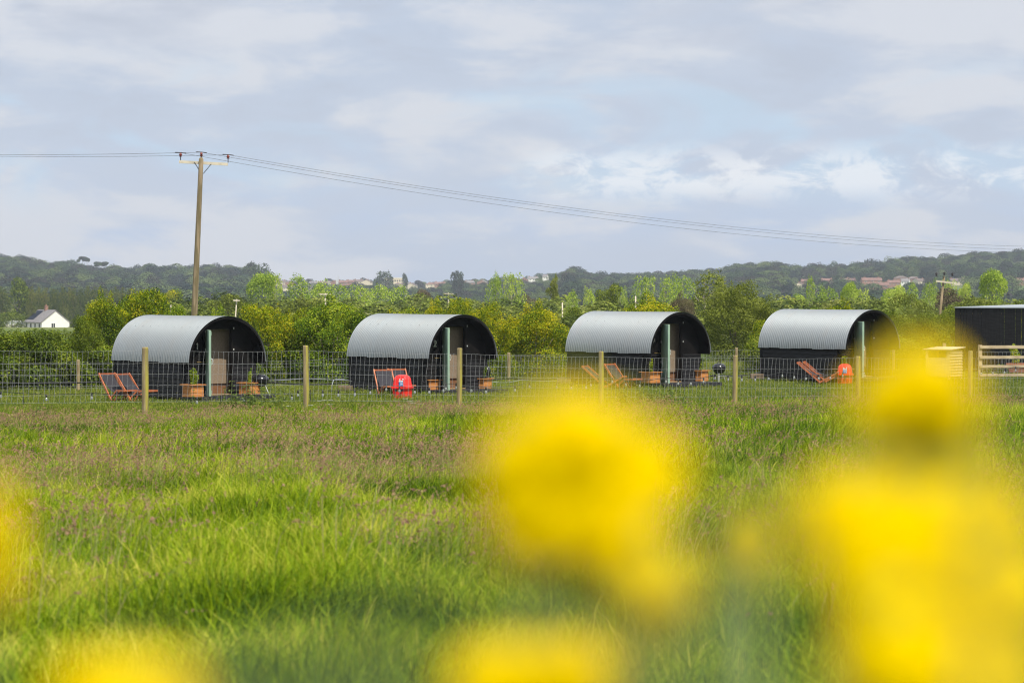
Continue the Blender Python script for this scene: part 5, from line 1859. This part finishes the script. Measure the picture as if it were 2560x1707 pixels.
# ------------------------------------------------------------------ festoon lights
mt_bulb = bpy.data.materials.new("clear_bulb_glass"); mt_bulb.use_nodes = True
bb_ = mt_bulb.node_tree.nodes["Principled BSDF"]
bb_.inputs["Base Color"].default_value = (.60, .62, .62, 1); bb_.inputs["Roughness"].default_value = .12
bb_.inputs["Transmission Weight"].default_value = .6; bb_.inputs["Specular IOR Level"].default_value = .8
STR = [
    ("string of clear bulbs along the grass from the frame's left edge to hut number 1", [(2, 992), (116, 1000), (229.5, 996), (360, 1003), (492, 1007), (610, 1000), (729.8, 997)]),
    ("string of clear bulbs along the grass in front of hut number 2", [(745, 989), (806.7, 989), (846, 989), (887, 988), (925.7, 983), (965.6, 975), (998.6, 978.5), (1036.8, 982), (1073, 982), (1108.5, 978), (1114.5, 973),
        (1140.6, 970.5), (1178.6, 978), (1214.8, 981), (1287.7, 977), (1323.8, 968)]),
    ("string of clear bulbs along the grass in front of the third hut", [(1391.7, 969.4), (1428.5, 971.5), (1465, 970.5), (1477, 964.5), (1531, 955.6), (1564.5, 963), (1599, 965.8), (1665, 955), (1695.7, 960), (1727, 960.3),
        (1758.8, 955.6), (1787.5, 947), (1820.5, 949.8), (1854.5, 951.3)]),
    ("string of clear bulbs along the grass in front of the fourth hut", [(1888, 951), (1921.7, 948), (1955.7, 941), (1985.4, 944.5), (2014.8, 948), (2046.7, 947.3), (2075.8, 946.2), (2106.6, 941), (2135.3, 935.2), (2163, 942), (2193.8, 947.3), (2240, 950)]),
    ("string of clear bulbs along the bottom rail of the timber fence", [(2453, 935), (2482, 934), (2511, 932), (2539, 927), (2570, 930)]),
]
cm_ = None
for lab, bl in STR:
    zb = .22
    pts = [onz(px, py, zb) for px, py in bl]
    if "rail" in lab: pts = [at(px, py, 89.5) for px, py in bl]
    o = empty("festoon_lights", pts[0], 0, lab, "string lights", "festoon light strings on the grass")
    cab = []
    for k, p in enumerate(pts):
        q = p - pts[0]
        cab.append(q + Vector((0, 0, .135)))
        if k < len(pts) - 1:
            q2 = pts[k + 1] - pts[0]
            cab.append((q + q2) / 2 + Vector((0, 0, .125)))
        st = [(.006, .135), (.022, .13), (.024, .065), (.018, .06)]
        h = MB().lathe(st, 8, q).build("bulb_holder", mt_blk, o, smooth_=True)
        MB().lathe([(.014, .062), (.022, .042), (.030, .018), (.029, -.004), (.017, -.020), (.004, -.026)], 10, q).build("bulb", mt_bulb, o, smooth_=True)
    MB().tube(cab, .007, 5).build("cable", mt_blk, o)
    for k in range(0, len(pts) - 1, 4):
        q = (pts[k] + pts[k + 1]) / 2 - pts[0]
        MB().tube([(q.x, q.y, .15 - 0), (q.x, q.y, -.35)], .010, 6).build("stake", mt_blk, o)

# ------------------------------------------------------------------ right edge: black board shed, rail fence, slatted coop
shY = 99.0
a0 = at(2388, 768, shY); a1 = at(2640, 762, shY - 2.5)
wd = (a1 - a0); wd.z = 0; Ls = wd.length; yaw = math.atan2(wd.y, wd.x)
zb = gz(a0.x, shY) - .1
sh = empty("board_shed", (a0.x, a0.y, zb), yaw, "tall black vertical board shed at the right edge", "shed")
htop = a0.z - zb
b = MB(); rng = random.Random(9)
k = 0; x = 0
while x < Ls:
    wv = .10 + rng.uniform(-.004, .006)
    gap = rng.choice([.003, .003, .004, .010, .020, .026])
    b.box(x, x + wv, -.012 - (k % 2) * .002, .010, .03, htop - .03 + rng.uniform(-.006, .006))
    x += wv + gap; k += 1
b.build("board_wall", mt_black, sh)
b = MB()
k = 0; yy = .05
while yy < 3.2:
    b.box(-.012, .010, yy, yy + .118, .03, htop - .03); yy += .122
b.build("end_wall", mt_black, sh)
b = MB()
for z in (.35, 1.1, htop - .25):
    b.box(.05, Ls, .012, .06, z, z + .07)
b.build("frame_rail", mt_sleeper, sh)
MB().add([(.0, -.05, htop - .025), (Ls, -.05, htop - .025), (Ls, 3.3, htop + .17), (0, 3.3, htop + .02), (.0, -.05, htop + .01), (Ls, -.05, htop + .015), (Ls, 3.3, htop + .205), (0, 3.3, htop + .055)],
         [(0, 3, 2, 1), (4, 5, 6, 7), (0, 1, 5, 4), (1, 2, 6, 5), (2, 3, 7, 6), (3, 0, 4, 7)]).build("roof", mt_grey, sh)

mt_rail = mat("weathered_rail", (0.36, 0.28, 0.18), .9, 0, (0.50, 0.41, 0.27), 4, (.6, 3, 3), bump=.3)
ra = at(2450, 937, 90.0)
rfz = gz(ra.x, 90)
rfo = empty("post_and_rail_fence", (ra.x, 90, rfz), R(2), "weathered four rail timber fence in front of the black shed", "fence")
scr = 90 / FPX
for k in range(3):
    MB().box(k * 2.4 - .06, k * 2.4 + .06, -.05, .05, -.2, at(2450, 864, 90).z - rfz + .02).build("post", mt_rail, rfo, bevel=.006)
for yt, yb_ in ((863.5, 871.5), (889.5, 896.5), (912.5, 919.5), (934, 941)):
    zt = at(2450, yt, 90).z - rfz; zbm = at(2450, yb_, 90).z - rfz
    MB().box(-.02, 5.4, -.095, -.055, zbm, zt).build("rail", mt_rail, rfo, bevel=.006)
nb_ = [Vector((ra.x - .1, 90.07, rfz + .05)), Vector((ra.x + 5.4, 90.26, rfz + .05))]
netting(rfo, nb_, [v + Vector((0, 0, .85)) for v in nb_], [0, .25, .5, .75, 1], .12, .004, 12)

# pale slatted hen coop and its roof
mt_pale = mat("pale_new_timber", (0.50, 0.42, 0.26), .8, 0, (0.60, 0.52, 0.34), 4, (.5, 1, 5))
cpn = at(2360, 948, 90.5)
cz_ = gz(cpn.x, 90.5)
cpo = empty("timber_coop", (cpn.x, 90.5, cz_), -R(36), "pale slatted timber coop seen through the blurred yellow flowers", "coop")
hh = at(2360, 874, 90.5).z - cz_
b = MB()
for k in range(9):
    z0 = .12 + k * (hh - .14) / 9
    b.prism([(-.44, z0), (.44, z0), (.44, z0 + .085), (-.44, z0 + .085)], 'x', .40, .42)
    b.box(.405, .45, -.44, .44, z0 - .0, z0 + .016)
b.build("slatted_side", mt_pale, cpo)
b = MB()
b.box(-.42, .40, -.45, -.43, .1, hh - .25); b.box(-.42, -.34, -.45, -.43, hh - .25, hh); b.box(.32, .40, -.45, -.43, hh - .25, hh)
b.build("front_panel", mt_pale, cpo)
MB().box(-.42, -.40, -.43, .44, .1, hh).build("side_panel", mt_pale, cpo)
MB().box(-.399, .399, .42, .44, .1, hh).build("back_panel", mt_pale, cpo)
MB().add([(-.5, -.5, hh), (.5, -.5, hh), (.5, .5, hh + .06), (-.5, .5, hh + .06), (-.5, -.5, hh + .025), (.5, -.5, hh + .025), (.5, .5, hh + .085), (-.5, .5, hh + .085)],
         [(0, 3, 2, 1), (4, 5, 6, 7), (0, 1, 5, 4), (1, 2, 6, 5), (2, 3, 7, 6), (3, 0, 4, 7)]).build("roof", mt_pale, cpo)
for sx in (-.39, .39):
    for sy in (-.41, .41):
        MB().box(sx - .03, sx + .03, sy - .03, sy + .03, 0, .1).build("leg", mt_pale, cpo)
tpn = at(2360.5, 947, 92.2); tz_ = at(2360, 858, 92.2).z
tp_ = MB().box(-.05, .05, -.05, .05, -.1, tz_ - gz(tpn.x, 92.2)).build("fence_post", mt_rail, None, bevel=.006)
tp_.location = (tpn.x, 92.2, gz(tpn.x, 92.2)); tag(tp_, "square pale post standing just behind the slatted coop", "post")

# terracotta planter in front of the shed
mt_terra = mat("terracotta", (0.45, 0.16, 0.07), .8, 0, (0.52, 0.22, 0.11), 5)
tpp = at(2548, 934, 94.0); tz = gz(tpp.x, 94)
tp2 = empty("terracotta_trough", (tpp.x, 94, tz + .12), R(-30), "terracotta coloured trough behind the timber rails", "trough")
loft([(0, .30, .16, .03), (.26, .36, .2, .03)]).build("body", mt_terra, tp2)
loft([(.26, .39, .23, .03), (.31, .39, .23, .03)]).build("rim", mt_terra, tp2)
s = make_shrub('loose', 990); s.location = (tpp.x - .1, 94, tz + .36); s.scale = (1.5, 1.5, 1.5)
tag(s, "leafy shrub growing in the terracotta trough", "shrub")
for k, (px, py, w) in enumerate(((2470, 930, .9), (2500, 928, .8), (2528, 930, .8))):
    s = make_shrub('loose', 991 + k); p = at(px, py, 95.0); s.location = (p.x, p.y, gz(p.x, 95)); s.scale = (1.2, 1.2, .8)
    s.name = "flowering_shrub"
    tag(s, ["low plant at the left end of the bed below the black shed", "low plant in the middle of the bed below the black shed", "low plant next to the terracotta trough"][k], "plant")

# small bottle and a ball by the fourth hut's door
p = onz(2157, 945, .1)
bo = empty("gas_bottle", p, 0, "small white and green gas bottle at the fourth hut's door", "bottle")
MB().lathe([(.055, 0), (.06, .02), (.06, .17), (.03, .20), (.02, .21), (.02, .24)], 14).build("body", mt_wht, bo, smooth_=True)
MB().lathe([(.0615, .09), (.0615, .15)], 14).build("band", mt_door, bo, smooth_=True)
# ------------------------------------------------------------------ weeds standing along the front fence
mt_nettle = leafmat("nettle_leaf", [(0.030, 0.055, 0.010), (0.060, 0.10, 0.016), (0.10, 0.155, 0.022), (0.17, 0.21, 0.05)], .3, rnd=.3)
mt_dock = leafmat("dock_leaf", [(0.08, 0.16, 0.01), (0.14, 0.26, 0.015), (0.22, 0.34, 0.03)], .4)
mt_umbel = leafmat("cow_parsley_flower", [(0.55, 0.56, 0.45), (0.72, 0.72, 0.62)], .3)
mt_stem = mat("green_stem", (0.12, 0.18, 0.04), .7, 0, (0.18, 0.22, 0.07), 8)


def blade(p, d, n_, L, W, droop, seg=5):
    """a leaf blade as quads from p along d"""
    d = d.normalized(); s = d.cross(Vector((0, 0, 1)))
    if s.length < .01: s = Vector((1, 0, 0))
    s.normalize(); out = []
    prof = [0.15, .8, 1.0, .85, .5, .05]
    pts = []
    for k in range(seg + 1):
        u = k / seg
        c = p + d * L * u + Vector((0, 0, -droop * L * u * u))
        w = W * prof[min(k, 5)] / 2
        pts.append((c - s * w + Vector((0, 0, w * .3)), c, c + s * w + Vector((0, 0, w * .3))))
    for k in range(seg):
        a, b_ = pts[k], pts[k + 1]
        out.append([a[0], a[1], b_[1], b_[0]]); out.append([a[1], a[2], b_[2], b_[1]])
    return out


def quads_obj(name, quads, m, tint, parent):
    V = np.array([[tuple(v) for v in q] for q in quads]).reshape(-1, 3)
    me = npmesh(name, V, 4, m, np.repeat(tint, 4))
    o = bpy.data.objects.new(name, me); C.objects.link(o)
    if parent: o.parent = parent
    return o


def nettle(px, py, Y, h, w, ns, label, seed, group="nettles along the front fence"):
    rng = random.Random(seed)
    X = (px - 1280) / FPX * Y
    o = empty("nettle_clump", (X, Y, gz(X, Y)), 0, label, "nettles", group)
    Q = []; T = []; st = MB()
    for _ in range(ns):
        bx, by = rng.gauss(0, w * .3), rng.gauss(0, w * .15)
        hh = h * rng.uniform(.55, 1.0); lx, ly = rng.gauss(0, .07), rng.gauss(0, .07)
        st.tube([(bx, by, 0), (bx + lx * .5, by + ly * .5, hh * .5), (bx + lx, by + ly, hh)], .004, 4, cap=False)
        a = rng.uniform(0, 3)
        for k in range(9):
            u = .25 + .75 * k / 8
            P = Vector((bx + lx * u, by + ly * u, hh * u)); a += 1.57
            for s in (0, math.pi):
                d = Vector((math.cos(a + s), math.sin(a + s), .35))
                L = .11 * (1.15 - u * .5)
                q = blade(P, d, None, L, L * .5, .5, 3)
                Q += q; T += [min(1, max(0, rng.gauss(.35 + .4 * u, .15)))] * len(q)
    quads_obj("foliage", Q, mt_nettle, T, o)
    st.build("stem", mt_stem, o)
    return o


NT = [(575, 1000, 57.2, .85, .9, 12, "nettle clump rising in front of the left planter's door side at hut number 1"),
      (625, 996, 57.0, .95, 1.0, 16, "tall nettle clump below the right planter of hut number 1"),
      (672, 1000, 57.4, .80, .8, 12, "nettle clump below the deck end of hut number 1"),
      (1230, 1000, 58.5, .62, 1.0, 16, "nettle clump right of the third tall fence post"),
      (1270, 1004, 58.5, .50, .8, 10, "low nettle clump at the edge of the yellow blur under the hedge gap"),
      (1570, 985, 58.8, .72, 1.1, 16, "nettle clump in front of the third hut's deck chairs"),
      (1622, 978, 59.2, .80, 1.1, 18, "dark nettle clump in front of the third hut's left planter"),
      (1655, 990, 59.0, .60, .8, 10, "small nettle clump in front of the third hut's door"),
      (95, 1005, 53, .45, .8, 8, "sparse nettles at the fence near the frame's left edge"),
      (2020, 1012, 62.5, .45, 1.0, 10, "low weeds in the grass in front of the fourth hut"),
      (900, 1010, 56.5, .40, .9, 9, "low weeds left of the red bin's foot in the long grass")]
for i, (px, py, Y, h, w, ns, lab) in enumerate(NT):
    nettle(px, py, Y - 1.0, h, w, ns, lab, 70 + i)

# dock plant
Y = 53.5; X = (285 - 1280) / FPX * Y
dk = empty("dock_plant", (X, Y, gz(X, Y)), 0, "broad leaved dock plant by the fence below the first deck chairs", "dock")
Q = []; T = []; rng = random.Random(5)
for k in range(11):
    a = rng.uniform(0, 6.28); d = Vector((math.cos(a), math.sin(a) * .6, rng.uniform(.6, 1.6)))
    q = blade(Vector((rng.gauss(0, .06), rng.gauss(0, .04), .06)), d, None, rng.uniform(.32, .5), rng.uniform(.09, .14), rng.uniform(.3, .8))
    Q += q; T += [rng.random()] * len(q)
quads_obj("leaves", Q, mt_dock, T, dk)

# tussock of dark coarse grass
mt_tus = leafmat("tussock_blade", [(0.022, 0.075, 0.008), (0.045, 0.14, 0.012), (0.09, 0.21, 0.02)], .35)
def tussock(px, Y, s, label, seed):
    X = (px - 1280) / FPX * Y
    rng_ = np.random.default_rng(seed)
    me = blade_clump("grass_tussock", rng_, 260, .28, .52, .009, .11, .30, mt_tus, wind=(.1, 0))
    o = bpy.data.objects.new("grass_tussock", me); C.objects.link(o)
    o.location = (X, Y, gz(X, Y)); o.scale = (s, s, s)
    tag(o, label, "tussock", "dark grass tussocks in the meadow")
tussock(1962, 48.5, 1.15, "dark green grass tussock in the meadow below the fourth hut", 1)
tussock(925, 52.0, .9, "dark green tussock in the long grass below hut number 2", 2)
tussock(500, 52.6, .9, "dark green tussock just under the front of hut number 1", 3)

# cow parsley
def parsley(px, Y, h, label, seed):
    rng = random.Random(seed)
    X = (px - 1280) / FPX * Y
    o = empty("cow_parsley", (X, Y, gz(X, Y)), 0, label, "cow parsley", "white cow parsley in the long grass")
    st = MB(); Q = []; T = []
    for _ in range(4):
        bx, by = rng.gauss(0, .05), rng.gauss(0, .05); tx, ty, tz = bx + rng.gauss(0, .14), by + rng.gauss(0, .1), h * rng.uniform(.7, 1)
        st.tube([(bx, by, 0), ((bx + tx) / 2, (by + ty) / 2, tz * .55), (tx, ty, tz)], .004, 4, cap=False)
        for k in range(9):
            a = rng.uniform(0, 6.28); r_ = rng.uniform(.01, .05)
            c = Vector((tx + math.cos(a) * r_, ty + math.sin(a) * r_, tz + .03))
            st.tube([(tx, ty, tz), c], .0015, 3, cap=False)
            for j in range(8):
                p = c + Vector((rng.gauss(0, .010), rng.gauss(0, .010), rng.gauss(0, .004)))
                s = .007
                Q.append([p + Vector((-s, 0, 0)), p + Vector((0, -s, .003)), p + Vector((s, 0, 0)), p + Vector((0, s, .003))]); T.append(rng.random())
    quads_obj("flower_umbels", Q, mt_umbel, T, o); st.build("stem", mt_stem, o)
parsley(1016, 57, .55, "white cow parsley in the long grass below the red bin of hut number 2", 1)
parsley(1030, 56.4, .42, "small white cow parsley head right under the bin of hut number 2", 2)
parsley(812, 56.5, .55, "white cow parsley just right of the second tall fence post", 3)
parsley(763, 55.2, .42, "white cow parsley at the foot of the second tall fence post", 4)

# ------------------------------------------------------------------ blurred oilseed plants close to the lens
mt_petal = leafmat("yellow_petal", [(0.92, 0.70, 0.0), (0.96, 0.78, 0.0), (0.97, 0.82, 0.0)], .48, rnd=.1, rough=.5, gloss=0.0)
mt_rleaf = leafmat("glaucous_leaf", [(0.20, 0.27, 0.15), (0.26, 0.34, 0.19), (0.32, 0.40, 0.24)], .3)
mt_rstem = mat("glaucous_stem", (0.17, 0.24, 0.10), .6, 0, (0.24, 0.29, 0.13), 12)
mt_bud = mat("green_bud", (0.28, 0.32, 0.05), .6)


def flower_quads(c, nrm, s, rng):
    """a four petalled flower"""
    nrm = nrm.normalized(); t = nrm.orthogonal().normalized(); b_ = nrm.cross(t); out = []
    rot = rng.uniform(0, 1.57)
    for k in range(4):
        a = rot + k * math.pi / 2
        d = t * math.cos(a) + b_ * math.sin(a); e = nrm.cross(d)
        m1 = c + d * s * .5 + nrm * s * .25; tip = c + d * s + nrm * s * .12
        out.append([c, m1 - e * s * .38, tip, m1 + e * s * .38])
        out.append([m1 - e * s * .38, tip - e * s * .36 - nrm * .1 * s, tip + e * s * .36 - nrm * .1 * s, m1 + e * s * .38])
    return out


KF = .68      # all close plants stand at this share of the listed distance


def head(parent, origin, c, rx, rz, n, seed, s=.0088):
    n = int(n * 1.8); rx *= 1.28; rz *= 1.25
    s *= KF
    rng = random.Random(seed); Q = []; T = []
    bd = MB()
    for k in range(n):
        v = Vector((rng.gauss(0, 1), rng.gauss(0, 1), rng.gauss(0, 1))).normalized()
        r = rng.uniform(.35, 1.0)
        p = c + Vector((v.x * rx * r, v.y * rx * r * .8, v.z * rz * r))
        q = flower_quads(p - origin, v + Vector((0, -.4, .4)), s * rng.uniform(.8, 1.2), rng)
        Q += q; T += [rng.uniform(.3, 1)] * len(q)
        if k % 3 == 0:
            bd.tube([c - origin + Vector((0, 0, -rz * .3)), p - origin], .0006, 3, cap=False)
    for k in range(8):
        a = rng.uniform(0, 6.28)
        p = c - origin + Vector((math.cos(a) * rx * .15, math.sin(a) * rx * .15, rz * rng.uniform(.6, 1.0)))
        bd.tube([p, p + Vector((0, 0, .006))], [.0014, .0018], 5)
    o = quads_obj("flower_head", Q, mt_petal, T, parent)
    b = bd.build("buds", mt_bud, o)
    return o


def oilseed(label, dist, heads, leaf_specs, root_px, seed):
    """heads: (px, py, rx px, rz px, n, dist); stems rise from the ground to each head"""
    rng = random.Random(seed); dist *= KF
    X = (root_px - 1280) / FPX * dist
    root = Vector((X, dist, gz(X, dist)))
    o = empty("oilseed_plant", root, 0, label, "yellow flower", "blurred yellow oilseed flowers close to the camera")
    st = MB()
    fork = None
    for k, (px, py, rx, rz, n, ds) in enumerate(heads):
        ds = ds * KF; c = at(px, py, ds); sc = ds / FPX
        head(o, root, c, rx * sc, rz * sc, n, seed * 31 + k)
        q = c - root
        mid = Vector((q.x * .25, q.y * .25, q.z * .55))
        low = q + Vector((0, 0, -rz * sc * .5)); nk = Vector((q.x * .75, q.y * .75, q.z * .80))
        st.tube([(0, 0, 0), mid, nk, low], [.0045, .0035, .0016, .0008], 8, cap=False)
        st.tube([low, q + Vector((0, 0, rz * sc * .8))], [.0012, .0008], 6, cap=False)
    st.build("stem", mt_rstem, o, smooth_=True)
    for k, (px, py, ds, L, W, ang) in enumerate(leaf_specs):
        ds *= KF; L *= KF; W *= KF * .40; p = at(px, py, ds) - root
        d = Vector((math.cos(R(ang)), rng.uniform(-.25, .25), math.sin(R(ang))))
        Q = blade(p - d * L * .5, d, None, L, W, .15, 5)
        # turn the blade to face the lens: width along the cross of d and view
        quads = []
        s = d.normalized().cross(Vector((0, 1, .25))).normalized()
        prof = [.2, .85, 1.0, .9, .6, .08]; pts = []
        for j in range(6):
            u = j / 5; cc = p + d * L * (u - .5) + Vector((0, 0, -.12 * L * (u - .5) ** 2))
            w = W * prof[j] / 2 * (1 + .08 * rng.uniform(-1, 1))
            pts.append((cc - s * w, cc + Vector((0, .004, 0)), cc + s * w))
        for j in range(5):
            a_, b_ = pts[j], pts[j + 1]
            quads += [[a_[0], a_[1], b_[1], b_[0]], [a_[1], a_[2], b_[2], b_[1]]]
        quads_obj("leaf", quads, mt_rleaf, [rng.random()] * len(quads), o)
        MB().tube([p - d * L * .5, Vector(((p.x) * .6, p.y * .7, (p - d * L * .5).z * .8))], .0012, 5, cap=False).build("leaf_stalk", mt_rstem, o)
    return o


D1 = .80
oilseed("large round blurred yellow flower head in the middle foreground", D1,
        [(1320, 1170, 80, 115, 34, .80), (1345, 1310, 60, 70, 14, .80), (1440, 1110, 105, 85, 60, .80), (1560, 1190, 105, 95, 70, .82), (1395, 1270, 75, 85, 34, .80), (1510, 1290, 100, 75, 34, .80), (1640, 1470, 50, 80, 15, .78), (1560, 1370, 60, 60, 12, .80)],
        [], 1650, 1)
oilseed("blurred yellow flower head high on the right in front of the slatted coop", .84,
        [(2300, 960, 78, 58, 46, .84), (2225, 1005, 50, 45, 20, .84), (2330, 1050, 85, 60, 34, .85), (2260, 1130, 45, 60, 8, .85)], [], 2300, 2)
oilseed("huge blurred mass of yellow flowers in the bottom right corner", .72,
        [(2210, 1310, 140, 75, 60, .74), (2370, 1360, 110, 90, 60, .72), (2270, 1480, 130, 95, 80, .72), (2450, 1290, 80, 70, 24, .72), (2150, 1400, 60, 80, 16, .74), (2440, 1560, 105, 100, 64, .70), (2250, 1650, 100, 85, 40, .70), (2110, 1275, 70, 60, 14, .76), (2520, 1470, 70, 80, 26, .70), (2400, 1700, 150, 60, 60, .7)],
        [], 2330, 3)
oilseed("small faint blurred yellow flower between the two large masses", .50,
        [(1876, 1352, 40, 24, 20, .95), (1868, 1354, 64, 36, 2, .60)], [], 1880, 4)
oilseed("blurred yellow flower head cut by the bottom edge near the centre", .80,
        [(1310, 1700, 150, 52, 54, .80), (1230, 1690, 60, 40, 10, .80), (1420, 1690, 60, 45, 10, .78)], [], 1330, 5)
oilseed("blurred yellow flower head cut by the bottom edge at the left", .78,
        [(290, 1730, 120, 45, 44, .78), (400, 1720, 70, 40, 14, .78)], [], 310, 6)
oilseed("thin blurred yellow flower at the left edge of the frame", .70,
        [(-58, 1370, 36, 120, 22, .72)], [], -60, 7)
oilseed("low glaucous leafy plant blurred across the bottom centre", .48,
        [(1120, 1990, 60, 40, 14, .48)],
        [(1080, 1500, .46, .026, .010, 20), (1250, 1500, .47, .030, .008, -8), (930, 1580, .46, .030, .010, 35), (800, 1660, .46, .034, .012, 15), (620, 1690, .45, .030, .010, 25)], 1100, 8)
oilseed("glaucous leafy plant blurred in front of the meadow at the right", .48,
        [(1960, 2000, 60, 40, 14, .48)],
        [(1900, 1260, .46, .022, .008, 60), (2530, 1250, .46, .026, .012, 80), (1790, 1420, .47, .030, .008, 30), (1960, 1420, .46, .022, .007, 100), (1700, 1600, .46, .020, .008, 60)], 1990, 9)

# ------------------------------------------------------------------ air
hz = MB().box(-1500, 1500, -60, 4000, -20, 140).build("haze", None)
m = bpy.data.materials.new("haze_air"); m.use_nodes = True
t = m.node_tree; t.nodes.clear()
pv = nd(t, "ShaderNodeVolumePrincipled")
pv.inputs["Color"].default_value = (0.80, 0.88, 1.0, 1)
pv.inputs["Density"].default_value = 0.00012
out = nd(t, "ShaderNodeOutputMaterial"); t.links.new(pv.outputs[0], out.inputs["Volume"])
hz.data.materials.append(m)
tag(hz, "pale haze over the valley and far hills", "haze", kind="stuff")
